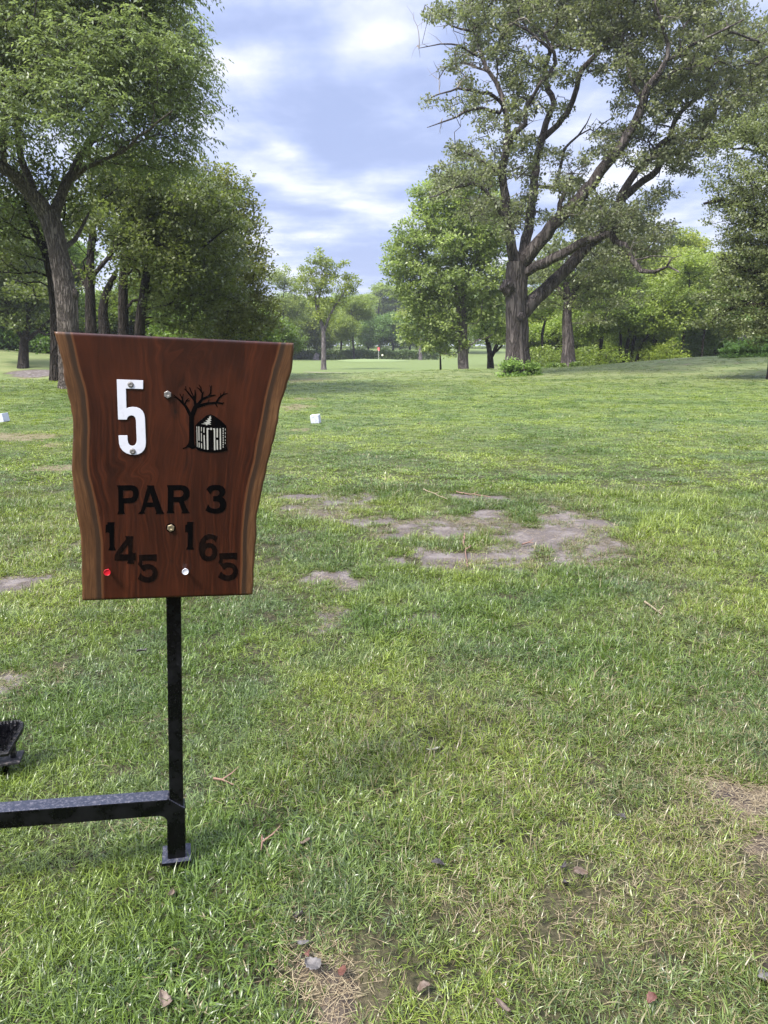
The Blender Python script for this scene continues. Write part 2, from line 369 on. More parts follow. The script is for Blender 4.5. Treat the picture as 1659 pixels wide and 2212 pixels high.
def scatter(name, P, rot, scl, idx, dry, coll, label, cat, kind='stuff'):
    me = bpy.data.meshes.new(name); n = len(P)
    me.vertices.add(n); me.vertices.foreach_set('co', np.asarray(P, np.float32).ravel())
    for nm, val, ty, f in (('rot', rot, 'FLOAT_VECTOR', 'vector'), ('scl', scl, 'FLOAT_VECTOR', 'vector')):
        at = me.attributes.new(nm, ty, 'POINT'); at.data.foreach_set(f, np.asarray(val, np.float32).ravel())
    at = me.attributes.new('idx', 'INT', 'POINT'); at.data.foreach_set('value', np.asarray(idx, np.int32))
    at = me.attributes.new('dry', 'FLOAT', 'POINT'); at.data.foreach_set('value', np.asarray(dry, np.float32))
    o = tag(link(name, me), label, cat, kind=kind)
    ng = bpy.data.node_groups.new(name+'_nodes', 'GeometryNodeTree')
    ng.interface.new_socket('Geometry', in_out='INPUT', socket_type='NodeSocketGeometry')
    ng.interface.new_socket('Geometry', in_out='OUTPUT', socket_type='NodeSocketGeometry')
    N = ng.nodes; L = ng.links; gi = N.new('NodeGroupInput'); go = N.new('NodeGroupOutput'); ip = N.new('GeometryNodeInstanceOnPoints')
    ci = N.new('GeometryNodeCollectionInfo'); ci.inputs[0].default_value = coll; ci.inputs[1].default_value = True; ci.inputs[2].default_value = True
    def na(nm, ty): 
        q = N.new('GeometryNodeInputNamedAttribute'); q.data_type = ty; q.inputs[0].default_value = nm; return q.outputs[0]
    L.new(gi.outputs[0], ip.inputs['Points']); L.new(ci.outputs[0], ip.inputs['Instance']); ip.inputs['Pick Instance'].default_value = True
    L.new(na('idx', 'INT'), ip.inputs['Instance Index'])
    e2r = N.new('FunctionNodeEulerToRotation'); L.new(na('rot', 'FLOAT_VECTOR'), e2r.inputs[0]); L.new(e2r.outputs[0], ip.inputs['Rotation'])
    L.new(na('scl', 'FLOAT_VECTOR'), ip.inputs['Scale']); L.new(ip.outputs[0], go.inputs[0])
    md = o.modifiers.new('scatter', 'NODES'); md.node_group = ng
    return o
cl_near = [clump_mesh('grass_tuft', 40, .050, .024, .060, .0034, 1.15, 10+i) for i in range(7)] + [clump_mesh('grass_tuft', 28, .055, .035, .080, .0032, .8, 30+i) for i in range(3)]
cl_far = [clump_mesh('grass_tuft', 28, .075, .025, .060, .0070, 1.1, 50+i, 2) for i in range(6)]
C_NEAR = source(cl_near, 'tuft_sources'); C_FAR = source(cl_far, 'far_tuft_sources')
r = np.random.RandomState(77)
def band(y0, y1, dens, marg=1.6, k=.60):
    A = (k*y1+marg)*2*(y1-y0); n = int(A*dens)
    y = r.uniform(y0, y1, n); x = r.uniform(-1, 1, n)*(k*y1+marg)
    ok = np.abs(x) < k*y+marg
    return x[ok], y[ok]
Pn = []; Pf = []
for (y0, y1, dn, which, sc) in ((.55, 1.6, 1300, 0, .95), (1.6, 3.2, 1300, 0, .95), (3.2, 5, 850, 0, 1.0), (5, 8, 420, 0, 1.25), (8, 13, 220, 1, 1.15), (13, 22, 110, 1, 1.35), (22, 36, 40, 1, 1.8), (36, 50, 10, 1, 2.2)):
    x, y = band(y0, y1, dn, marg=1.3 if y0 < 5 else 1.5)
    bb = field(BARE, x, y); ss = field(STRAW, x, y)
    dens = .55+.7*vnoise(x, y, .22, 21) ; tf = vnoise(x, y, .16, 31)*.6+vnoise(x, y, .45, 32)*.4; dens *= 1-.985*sstep(bb, .25, .5)*(1-.85*sstep(tf, .57, .63)); dens *= 1-.35*ss
    keep = r.rand(len(x)) < dens
    x, y, bb, ss = x[keep], y[keep], bb[keep], ss[keep]
    z = Zg(x, y); n = len(x)
    s = sc*r.uniform(.75, 1.25, n)*(.72+.5*vnoise(x, y, .5, 22)); s *= 1-.25*ss
    s *= np.where(bb > .3, .75, 1)
    hz = s*r.uniform(.8, 1.15, n)*(1.0 if which == 0 else .62/ (sc**.45))
    dry = np.clip(.05 + .35*(vnoise(x, y, .9, 23)-.45) + .6*ss + .45*sstep(bb, .03, .4) + .10*r.rand(n) + .22*sstep(x, -.4, 1.2)*(1-sstep(y, 2.2, 3.4)) - .25*sstep(-x, .2, 1.)*(1-sstep(y, 2.5, 4.)), 0, 1)
    data = np.stack([x, y, z, r.rand(n)*6.283, s, hz, dry, r.randint(0, 10 if which == 0 else 6, n)], 1)
    (Pn if which == 0 else Pf).append(data)
for nm, lst, cc, lab in (('grass', Pn, C_NEAR, 'short green lawn grass with straw coloured blades in the foreground'), ('grass', Pf, C_FAR, 'mown green lawn grass stretching out beyond the foreground')):
    D = np.concatenate(lst); n = len(D); print('grass instances', n)
    rot = np.stack([r.normal(0, .12, n), r.normal(0, .12, n), D[:, 3]], 1)
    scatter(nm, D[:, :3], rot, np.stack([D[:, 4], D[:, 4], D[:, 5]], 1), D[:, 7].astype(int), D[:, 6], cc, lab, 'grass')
# loose straw and clippings lying on the thatch
def litter_mesh(seed):
    q = np.random.RandomState(seed); V = []; Fq = []; vv = []
    for i in range(22):
        x, y = q.normal(0, .05, 2); a = q.rand()*6.283; L = q.uniform(.02, .06); w_ = .0007; z = .004+q.rand()*.012; bend = q.normal(0, .3); tl = q.normal(0, .1)
        pts = []; 
        for k in range(4):
            pts.append((x, y, max(.002, z+tl*k*L/3))); x += math.cos(a)*L/3; y += math.sin(a)*L/3; a += bend
        b0 = len(V)
        for k, pnt in enumerate(pts): V += [(pnt[0]-math.sin(a)*w_, pnt[1]+math.cos(a)*w_, pnt[2]), (pnt[0]+math.sin(a)*w_, pnt[1]-math.cos(a)*w_, pnt[2])]
        for k in range(3): Fq.append([b0+2*k, b0+2*k+1, b0+2*k+3, b0+2*k+2]); vv.append(q.rand())
    me = mesh_np('straw_wisp', V, [np.array(Fq)], [M_STRAW]); fattr(me, 'v', vv); return me
m, t, out = mat('straw'); M_STRAW = m
pbr(t, out, t.mix(t.attr('v'), (0.1176, 0.0798, 0.0420), (0.3024, 0.2520, 0.1512)), .7)
C_ST = source([litter_mesh(i) for i in range(5)], 'straw_sources')
xs_, ys_ = [], []
for (y0, y1, dn) in ((.6, 3.2, 90), (3.2, 7, 45)):
    x, y = band(y0, y1, dn*5); ss = field(STRAW, x, y); bb = field(BARE, x, y)
    k = r.rand(len(x)) < .03 + .30*ss + 1.6*sstep(bb, .1, .5)*(y < 2.6) + .3*sstep(bb, .1, .4); xs_.append(x[k]); ys_.append(y[k])
x = np.concatenate(xs_); y = np.concatenate(ys_); n = len(x)
scatter('straw_litter', np.stack([x, y, Zg(x, y)], 1), np.stack([x*0, x*0, r.rand(n)*6.28], 1), np.ones((n, 3)), r.randint(0, 5, n), x*0, C_ST,
        'dry straw clippings lying on the thatch and bare soil', 'straw')
# ---------------------------------------------------------------- tee sign (frame of the sign: X right along the board, Z up, -Y towards the viewer)
YAW = R(14.5); LEAN = R(2.7)
u0 = Vector((math.cos(YAW), math.sin(YAW), 0)); n0 = Vector((-math.sin(YAW), math.cos(YAW), 0))   # n0 points away
up0 = Vector((0, 0, 1))
U = u0*math.cos(LEAN) - up0*math.sin(LEAN); Vv = up0*math.cos(LEAN) + u0*math.sin(LEAN)
rr_ = ray(381, 1845); O_S = CAM + rr_*((.035-CAMH)/rr_.z)
SM = Matrix((( U.x, n0.x, Vv.x, O_S.x), (U.y, n0.y, Vv.y, O_S.y), (U.z, n0.z, Vv.z, O_S.z), (0, 0, 0, 1)))
SMi = SM.inverted()
def L2(px, py, yl):
    """sign-local (x, z) of a photo point on the plane local y = yl"""
    r = SMi.to_3x3() @ ray(px, py); o = SMi @ CAM
    k = (yl-o.y)/r.y; return ((o + r*k).x, (o + r*k).z)
sign = thing('tee_sign', 'live edge walnut tee sign reading 5 and PAR 3 on a black steel post', 'sign')
sign.matrix_world = SM
def child(name, me, parent): return link(name, me, parent)
def bm_mesh(name, V, Fs, m, smooth=False, bevel=0):
    me = bpy.data.meshes.new(name); me.from_pydata([tuple(v) for v in V], [], Fs); me.materials.append(m)
    if bevel:
        import bmesh
        b = bmesh.new(); b.from_mesh(me); bmesh.ops.recalc_face_normals(b, faces=b.faces)
        bmesh.ops.bevel(b, geom=[e for e in b.edges if e.is_manifold and e.calc_face_angle(0) > .4], offset=bevel, segments=2, affect='EDGES', profile=.6)
        b.to_mesh(me); b.free()
    if smooth: me.polygons.foreach_set('use_smooth', [True]*len(me.polygons))
    me.update(); return me
def prism(name, outer, holes, y0, y1, m, bevel=0):
    """2-D outline (x,z), front face at y0, back at y1"""
    loops = [outer]+list(holes); flat = [p for l in loops for p in l]
    tri = mgeo.tessellate_polygon([[Vector((p[0], p[1], 0)) for p in l] for l in loops])
    n = len(flat); V = [(p[0], y0, p[1]) for p in flat]+[(p[0], y1, p[1]) for p in flat]
    Fs = []
    for a, b, c in tri:
        A, B, C_ = flat[a], flat[b], flat[c]; cr = (B[0]-A[0])*(C_[1]-A[1])-(B[1]-A[1])*(C_[0]-A[0])
        if abs(cr) < 1e-12: continue
        if cr < 0: a, b = b, a
        Fs += [(a, b, c), (c+n, b+n, a+n)]
    k = 0
    for l in loops:
        ar = sum(l[i][0]*l[(i+1) % len(l)][1]-l[(i+1) % len(l)][0]*l[i][1] for i in range(len(l)))
        for i in range(len(l)):
            a, b = k+i, k+(i+1) % len(l)
            ccw = (ar > 0) == (l is outer)
            Fs.append((a+n, b+n, b, a) if not ccw else (a, a+n, b+n, b))
        k += len(l)
    return bm_mesh(name, V, Fs, m, bevel=bevel)
def box(x0, x1, y0, y1, z0, z1):
    V = [(x, y, z) for x in (x0, x1) for y in (y0, y1) for z in (z0, z1)]
    return V, [(0, 1, 3, 2), (4, 6, 7, 5), (0, 4, 5, 1), (2, 3, 7, 6), (0, 2, 6, 4), (1, 5, 7, 3)]
# black paint
m, t, out = mat('black_paint'); M_BLK = m
oc = t.node('ShaderNodeTexCoord').outputs['Object']
ch = t.smooth(t.noise(oc, 90, 4, .7), .60, .68); stn = t.noise(oc, 14, 4, .65)
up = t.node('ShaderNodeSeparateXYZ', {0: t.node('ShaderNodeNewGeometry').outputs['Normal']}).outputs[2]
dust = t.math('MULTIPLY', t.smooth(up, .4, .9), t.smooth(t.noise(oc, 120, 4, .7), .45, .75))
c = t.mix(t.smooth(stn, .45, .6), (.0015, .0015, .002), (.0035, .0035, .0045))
c = t.mix(t.math('MULTIPLY', t.smooth(up, .4, .9), .8), c, (.030, .034, .052)); c = t.mix(t.math('MULTIPLY', dust, .6), c, (.17, .16, .18))  # bluish sky reflection put into the colour of upward faces, then real dust
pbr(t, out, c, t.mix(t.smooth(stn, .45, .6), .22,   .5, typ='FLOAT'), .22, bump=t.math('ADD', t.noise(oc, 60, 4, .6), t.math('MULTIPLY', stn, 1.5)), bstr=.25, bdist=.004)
FY = -.0254          # front plane of the 2-inch foot tube
c8 = lambda cx, cy: L2(298.6+cx*.105, 1659+cy*.105, FY)
legx0, legx1 = c8(612, 1400)[0], c8(952, 1400)[0]
legx = (legx0+legx1)/2; hw = .0254
jl = c8(600, 650); jr = c8(932, 835)
zt = jl[1]; zc = jr[1]
barb = L2(298.6+540*.105, 1659+915*.105, FY)[1]
farl = L2(-60, 1759, FY); farlb = L2(-60, 1803, FY)
zT = (farl[1]+zt)/2; zT = zt
slope = (farl[1]-zt)/(farl[0]-jl[0]); 
xe = -1.25; zTe = zt + slope*(xe-jl[0])
x0, x1 = legx-hw, legx+hw
out_ = [(x0, .004), (x1, .004), (x1, zc), (jl[0], zt), (xe, zTe), (xe, zTe-.051), (x0-.022, zt-.051-slope*.0), (x0-.008, zt-.056), (x0, zt-.068)]
child('foot_frame', prism('foot_frame', out_, [], FY, .0254, M_BLK, bevel=.004), sign)
PW = .0195
pL = L2(298.6+632*.105, 1659+300*.105, -PW)[0]; pxc = pL+PW
ztop = L2(362, 800, -PW)[1]
def zdiag(x): return zt + (zc-zt)*(x-jl[0])/(jr[0]-jl[0])
post_o = [(pxc-PW, zdiag(pxc-PW)+.001), (pxc+PW, zdiag(pxc+PW)+.001), (pxc+PW, ztop), (pxc-PW, ztop)]
child('post', prism('post', post_o, [], -PW, PW, M_BLK, bevel=.003), sign)
# weld bead along the mitre
wb = []; wf = []
for i in range(25):
    f = i/24; x = jl[0]+(x1-jl[0])*f; z = zdiag(x)
    for k in range(6):
        a = k/6*6.283; rr2 = .0028*(1+.25*math.sin(i*2.3)); wb.append((x+.3*rr2*math.sin(a), -PW-.0035+rr2*math.cos(a), z+rr2*math.sin(a)))
for i in range(24):
    for k in range(6): wf.append((i*6+k, (i+1)*6+k, (i+1)*6+(k+1) % 6, i*6+(k+1) % 6))
child('weld', bm_mesh('weld', wb, wf, M_BLK, True), sign)
V, Fb = box(legx-.041, legx+.041, -.041, .041, -.006, .0035)
child('base_plate', bm_mesh('base_plate', V, Fb, M_BLK, bevel=.0015), sign)
V, Fb = box(legx-.008, legx+.008, -.008, .008, -.22, -.0065)
child('ground_spike', bm_mesh('ground_spike', V, Fb, M_BLK), sign)

# ---- board
BT = .036; YB = -PW-.002; YF = YB-BT     # back and front planes of the slab
def c1(cx, cy): return L2(.6636*(150+cx*.51236), .6636*(1050+cy*.51236), YF)
Lft = [c1(*p) for p in ((50, 57), (78, 160), (100, 250), (115, 350), (135, 450), (155, 530), (166, 610), (170, 690), (166, 790), (163, 880), (164, 960), (172, 1060), (184, 1150), (200, 1240), (214, 1320), (221, 1410), (225, 1500), (226, 1620), (230, 1768))]
Rgt = [c1(*p) for p in ((1576, 130), (1572, 220), (1562, 300), (1538, 380), (1510, 460), (1488, 540), (1472, 640), (1452, 730), (1430, 820), (1405, 920), (1388, 1000), (1372, 1080), (1352, 1170), (1337, 1260), (1336, 1360), (1328, 1460), (1322, 1560), (1318, 1660), (1313, 1731))]
BL = [c1(*p) for p in ((155, 62), (182, 180), (210, 300), (238, 400), (252, 470), (262, 560), (266, 640), (264, 760), (262, 880), (270, 970), (296, 1080), (318, 1180), (334, 1270), (345, 1360), (350, 1450), (353, 1600), (355, 1764))]
BR = [c1(*p) for p in ((1492, 128), (1470, 220), (1442, 300), (1420, 390), (1402, 470), (1385, 560), (1370, 640), (1348, 750), (1330, 850), (1308, 940), (1290, 1010), (1275, 1090), (1262, 1180), (1250, 1300), (1246, 1420), (1243, 1600), (1240, 1735))]
def crv(P, n):
    P = np.array(P); t_ = np.linspace(0, len(P)-1, n); out = []
    for q in t_:
        i = min(int(q), len(P)-2); f = q-i; p0 = P[max(i-1, 0)]; p1 = P[i]; p2 = P[i+1]; p3 = P[min(i+2, len(P)-1)]
        out.append(.5*((2*p1)+(-p0+p2)*f+(2*p0-5*p1+4*p2-p3)*f*f+(-p0+3*p1-3*p2+p3)*f**3))
    return np.array(out)
NTt, NS = 161, 131
Lc = crv(Lft, 400); Rc = crv(Rgt, 400)
def resamp(Cv, n):
    s = np.concatenate([[0], np.cumsum(np.hypot(*np.diff(Cv, axis=0).T))]); s /= s[-1]; q = np.linspace(0, 1, n)
    return np.stack([np.interp(q, s, Cv[:, 0]), np.interp(q, s, Cv[:, 1])], 1)
Lc = resamp(Lc, NTt); Rc = resamp(Rc, NTt)
Lc[:, 0] += (vnoise(np.arange(NTt)*1., np.zeros(NTt), 4, 3)-.5)*.0016; Rc[:, 0] += (vnoise(np.arange(NTt)*1., np.zeros(NTt)+9, 4, 4)-.5)*.002
ss_ = np.linspace(0, 1, NS)
BX = Lc[:, None, 0]*(1-ss_)+Rc[:, None, 0]*ss_; BZ = Lc[:, None, 1]*(1-ss_)+Rc[:, None, 1]*ss_
bl = crv(BL, 400); br = crv(BR, 400)
blx = np.interp(-BZ.ravel(), -bl[:, 1], bl[:, 0]).reshape(BZ.shape); brx = np.interp(-BZ.ravel(), -br[:, 1], br[:, 0]).reshape(BZ.shape)
dl = BX-blx; dr_ = brx-BX      # >0 inside the heartwood
mid_ = (blx+brx)/2; half = (brx-blx)/2; hx = (BX-mid_)/half     # -1..1 across the heart
gcoord = hx*.155
kd = np.zeros_like(BX); 
for (kx, ky, kr, ks) in ((822, 565, .020, 1.), (797, 1515, .013, .9), (520, 960, .016, .45), (600, 1010, .014, .5), (900, 190, .020, .5), (960, 870, .016, .35), (330, 240, .008, .5), (378, 800, .006, .6), (985, 850, .008, .5)):
    x_, z_ = c1(kx, ky); ddx = BX-x_; ddz = (BZ-z_)*.62; q = np.sqrt(ddx**2+ddz**2)
    gcoord = gcoord + ks*.9*np.sign(ddx)*kr*np.exp(-(q/(kr*1.9))**2)*(1-np.exp(-(np.abs(ddx)/(kr*.25))**2))
    gcoord = gcoord + ks*.35*q*np.exp(-(q/(kr*1.1))**2)
    kd = np.maximum(kd, ks*np.exp(-(q/(kr*.62))**2)*(.75+.25*np.cos(q/kr*11)))
# swirl figure
gcoord = gcoord + .016*np.exp(-((BX-c1(560, 960)[0])/.05)**2-((BZ-c1(560, 960)[1])/.05)**2)*np.sin((BZ-BX*.6)*90) + .012*np.exp(-((BX-c1(880, 180)[0])/.05)**2-((BZ-c1(880, 180)[1])/.04)**2)*np.sin((BZ*1.3-BX)*110)
yf = np.full_like(BX, YF); ed = np.minimum(BX-BX[:, :1], BX[:, -1:]-BX)
rnd = .004; yf = yf + rnd*(1-np.sqrt(np.clip(1-np.clip(1-ed/rnd, 0, 1)**2, 0, 1)))
tz = np.minimum(np.abs(BZ-BZ[:1]), np.abs(BZ-BZ[-1:])); yf = yf + .002*(1-np.sqrt(np.clip(1-np.clip(1-tz/.002, 0, 1)**2, 0, 1)))
P1 = np.stack([BX, yf, BZ], -1).reshape(-1, 3)
# back sheet, live edges slope a little inwards behind
sh = np.zeros(NS); 
BXb = (Lc[:, None, 0]+.006)*(1-ss_)+(Rc[:, None, 0]-.004)*ss_
P2 = np.stack([BXb, np.full_like(BX, YB), BZ], -1).reshape(-1, 3)
ix = np.arange(NTt*NS).reshape(NTt, NS); N1 = NTt*NS
qf = np.stack([ix[:-1, :-1], ix[1:, :-1], ix[1:, 1:], ix[:-1, 1:]], -1).reshape(-1, 4)
qb = (qf[:, ::-1]+N1)
ring = np.concatenate([ix[:, 0], ix[-1, 1:], ix[::-1, -1][1:], ix[0, ::-1][1:-1]])
rn = np.roll(ring, -1); qs = np.stack([ring, ring+N1, rn+N1, rn], 1)
m, t, out = mat('walnut'); M_WAL = m
oc = t.node('ShaderNodeTexCoord').outputs['Object']; so = t.node('ShaderNodeSeparateXYZ', {0: oc})
gx = t.attr('gx'); z_ = so.outputs[2]; A1 = t.attr('dl'); A2 = t.attr('dr'); kdn = t.attr('kd')
wob = t.math('MULTIPLY', t.math('SUBTRACT', t.noise(t.scalevec(oc, (1, 1, .5)), 9, 3, .55), .5), .035)
gw = t.math('ADD', gx, wob)
gv = t.node('ShaderNodeCombineXYZ', {0: gw, 1: 0., 2: t.math('MULTIPLY', z_, .035)}).outputs[0]
band_ = t.noise(gv, 28, 4, .6); fine = t.noise(gv, 190, 3, .65)
line = t.math('POWER', t.math('ABSOLUTE', t.math('SINE', t.math('ADD', t.math('MULTIPLY', gw, 330.), t.math('MULTIPLY', band_, 9.)))), .35)
pore = t.noise(t.scalevec(oc, (900, 900, 28)), 1., 2, .5)
heart = t.ramp(t.math('ADD', t.math('MULTIPLY', band_, .55), t.math('MULTIPLY', fine, .45)), [(.30, (.0060, .0016, .0009)), (.5, (.0250, .0062, .0028)), (.68, (.068, .0175, .0070))])
heart = t.mix(t.math('MULTIPLY', t.math('SUBTRACT', 1., line), .8), heart, (.011, .0035, .0025))
cloud = t.noise(t.scalevec(oc, (1, 1, .6)), 7, 3, .6)
heart = t.mix(t.math('MULTIPLY', t.smooth(cloud, .45, .75), .55), heart, (.050, .0125, .0050))
heart = t.mix(t.smooth(kdn, .25, .8), heart, (.009, .004, .003))
dmin = t.math('MINIMUM', A1, A2)
gv2 = t.node('ShaderNodeCombineXYZ', {0: dmin, 1: 0., 2: t.math('MULTIPLY', z_, .06)}).outputs[0]
sfine = t.noise(gv2, 260, 4, .7); smid = t.noise(t.scalevec(oc, (1, 1, .35)), 12, 3, .5)
sap = t.ramp(t.math('ADD', t.math('MULTIPLY', sfine, .6), t.math('MULTIPLY', smid, .4)), [(.3, (.030, .0135, .0065)), (.5, (.070, .033, .015)), (.75, (.150, .078, .036))])
dd_ = t.math('ADD', dmin, t.math('MULTIPLY', t.math('SUBTRACT', t.noise(t.scalevec(oc, (1, 1, .4)), 30, 3, .6), .5), .006))
# from rim to heart: sapwood, dark olive band, thin orange line, heart
darkb = t.math('MULTIPLY', t.smooth(dd_, -.018, -.009), t.math('SUBTRACT', 1., t.smooth(dd_, -.002, .002)))
sap = t.mix(t.math('MULTIPLY', darkb, t.math('ADD', .55, t.math('MULTIPLY', smid, .6))), sap, (.020, .0125, .009))
orange = t.math('MULTIPLY', t.smooth(dd_, -.003, .000), t.math('SUBTRACT', 1., t.smooth(dd_, .003, .006)))
colr = t.mix(t.smooth(dd_, -.001, .004), sap, heart)
colr = t.mix(t.math('MULTIPLY', orange, .5), colr, (.105, .042, .017))
bpg = t.math('ADD', fine, t.math('MULTIPLY', pore, .4))
pr = pbr(t, out, colr, t.mix(t.noise(oc, 35, 3, .6), .24, .38, typ='FLOAT'), .32, bump=bpg, bstr=.12, bdist=.002)
bm_ = mesh_np('board', np.concatenate([P1, P2]), [qf, qb, qs], [m], True)
for nm, arr in (('gx', gcoord), ('dl', dl), ('dr', dr_), ('kd', kd)):
    fattr(bm_, nm, np.concatenate([arr.ravel(), arr.ravel()]), 'POINT')
bm_.update()
sm = np.ones(len(bm_.polygons), bool); sm[len(qf):] = False; bm_.polygons.foreach_set('use_smooth', sm)
board = child('board', bm_, sign)

# ---- lettering and picture painted black on the board
m, t, out = mat('burnt_black'); M_INK = m
oc = t.node('ShaderNodeTexCoord').outputs['Object']
pbr(t, out, t.mix(t.smooth(t.noise(t.scalevec(oc, (1, 1, .15)), 160, 3, .6), .4, .7), (.0010, .0010, .0012), (.0025, .0018, .0016)), .7, .03)
m, t, out = mat('faded_black'); M_INK2 = m
oc = t.node('ShaderNodeTexCoord').outputs['Object']
pbr(t, out, t.mix(t.smooth(t.noise(t.scalevec(oc, (1, 1, .15)), 160, 3, .6), .35, .7), (.0025, .0016, .0015), (.0065, .0036, .0026)), .7, .03)
def n2(cx, cy): return L2(212.4+cx*.2, 1028.6+cy*.2, YF)
def n1c(cx, cy): return L2(225.6+cx*.17599, 809.6+cy*.17599, YF)
def glyph(name, outer, holes, m=None, f=n2, y0=.0010):
    me = prism(name, [f(*p) for p in outer], [[f(*p) for p in h] for h in holes], YF-y0, YF+.0008, m or M_INK)
    return child(name, me, board)
def rc(P, r=7, it=2):     # Chaikin smoothing that keeps flagged corners
    return P
glyph('letter', [(198, 99), (350, 97), (392, 102), (420, 122), (434, 152), (437, 190), (430, 230), (412, 262), (385, 282), (350, 289), (277, 290), (275, 370), (286, 406), (204, 409), (218, 372), (216, 150), (212, 120)], [[(267, 155), (350, 151), (368, 160), (376, 180), (376, 205), (368, 224), (350, 233), (267, 238)]], y0=.0010)
glyph('letter', [(524, 99), (602, 99), (604, 125), (688, 365), (714, 406), (617, 409), (626, 390), (606, 331), (514, 331), (498, 378), (503, 405), (427, 406), (460, 375), (520, 150), (530, 118)], [[(560, 180), (592, 284), (527, 284)]])
glyph('letter', [(741, 97), (890, 95), (935, 102), (970, 125), (987, 165), (985, 215), (965, 248), (925, 270), (950, 340), (972, 375), (988, 396), (898, 401), (906, 378), (868, 277), (812, 277), (810, 368), (822, 398), (736, 398), (748, 370), (750, 130)], [[(812, 151), (890, 148), (912, 160), (920, 182), (912, 208), (893, 222), (812, 226)]])
glyph('number', [(1166, 140), (1195, 108), (1225, 97), (1265, 93), (1312, 97), (1348, 112), (1368, 140), (1372, 172), (1362, 202), (1338, 224), (1364, 245), (1381, 285), (1381, 325), (1366, 362), (1338, 388), (1295, 403), (1245, 403), (1200, 392), (1155, 370), (1186, 302), (1200, 328), (1232, 348), (1275, 352), (1305, 338), (1315, 310), (1305, 282), (1285, 270), (1240, 270), (1240, 215), (1282, 214), (1305, 196), (1308, 172), (1293, 152), (1262, 147), (1232, 158), (1208, 197), (1194, 176)], [])
one = [(98, 497), (176, 497), (170, 530), (170, 750), (188, 799), (107, 800), (122, 762), (119, 611), (96, 604), (78, 612), (80, 525), (98, 520)]
glyph('number', one, [])
five = [(436, 850), (630, 843), (628, 921), (590, 909), (474, 912), (472, 962), (510, 950), (555, 950), (595, 965), (625, 992), (640, 1030), (640, 1065), (625, 1103), (592, 1133), (548, 1147), (500, 1146), (455, 1128), (425, 1108), (456, 1046), (475, 1068), (510, 1088), (545, 1091), (575, 1075), (589, 1045), (580, 1015), (555, 1000), (520, 1003), (489, 1029), (428, 950), (441, 912)]
four = [(290, 646), (376, 648), (370, 680), (368, 822), (384, 832), (403, 826), (400, 906), (378, 905), (385, 943), (309, 942), (320, 911), (174, 908), (178, 850), (235, 760), (300, 680)]
glyph('number', four, [[(325, 735), (322, 843), (232, 846)]], M_INK2, y0=.0013)
glyph('number', five, [], M_INK2)
one2 = [(958, 494), (1028, 493), (1021, 530), (1020, 758), (1032, 791), (948, 792), (963, 758), (965, 610), (952, 600), (936, 608), (939, 528), (958, 520)]
glyph('number', one2, [])
glyph('number', [(1288, 650), (1264, 712), (1250, 690), (1225, 675), (1195, 675), (1165, 692), (1148, 728), (1190, 719), (1235, 728), (1268, 755), (1285, 800), (1282, 850), (1260, 890), (1215, 914), (1165, 917), (1120, 896), (1095, 850), (1084, 790), (1090, 725), (1110, 680), (1145, 642), (1190, 624), (1235, 629)],
      [[(1188, 768), (1160, 782), (1147, 815), (1155, 850), (1180, 868), (1212, 864), (1232, 835), (1230, 795), (1215, 772)]], M_INK2)
five2 = [(p[0]+868+(1 if p[0] < 500 else 2)*0, p[1]-18) for p in five]
glyph('number', five2, [], M_INK2)
def strokes(L):
    polys = []
    for st in L:
        pts = [np.array(n1c(x, y)) for x, y, w_ in st]; ws = [w_*.17599/F*1.93*.5 for _, _, w_ in st]
        for (a, wa), (b, wb_) in zip(zip(pts, ws), list(zip(pts, ws))[1:]):
            dv = b-a; nn = np.array([-dv[1], dv[0]])/(np.hypot(*dv)+1e-9); dd2 = dv/(np.hypot(*dv)+1e-9)
            polys.append([a+nn*wa-dd2*wa*.4, a-nn*wa-dd2*wa*.4, b-nn*wb_+dd2*wb_*.4, b+nn*wb_+dd2*wb_*.4])
    return polys
def union(name, polys, m, y, parent):
    Vs = []; Fs = []
    for p in polys:
        ar = sum(p[i][0]*p[(i+1) % len(p)][1]-p[(i+1) % len(p)][0]*p[i][1] for i in range(len(p)))
        if ar < 0: p = p[::-1]
        b = len(Vs); Vs += [Vector((float(q[0]), float(q[1]))) for q in p]; Fs.append(list(range(b, b+len(p))))
    rv = mgeo.delaunay_2d_cdt(Vs, [], Fs, 1, 1e-6)
    V2, F2 = rv[0], rv[2]
    V = [(p.x, y, p.y) for p in V2]
    F3 = []
    for f in F2:
        A, B, C_ = [V2[i] for i in f[:3]]; cr = (B-A).cross(C_-A)
        F3.append(tuple(f) if cr > 0 else tuple(f[::-1]))
    me = bm_mesh(name, V, F3, m)
    import bmesh
    b = bmesh.new(); b.from_mesh(me); ret = bmesh.ops.extrude_face_region(b, geom=list(b.faces))
    for v in ret['geom']:
        if isinstance(v, bmesh.types.BMVert): v.co.y += .0016
    bmesh.ops.recalc_face_normals(b, faces=b.faces); b.to_mesh(me); b.free()
    return child(name, me, parent)
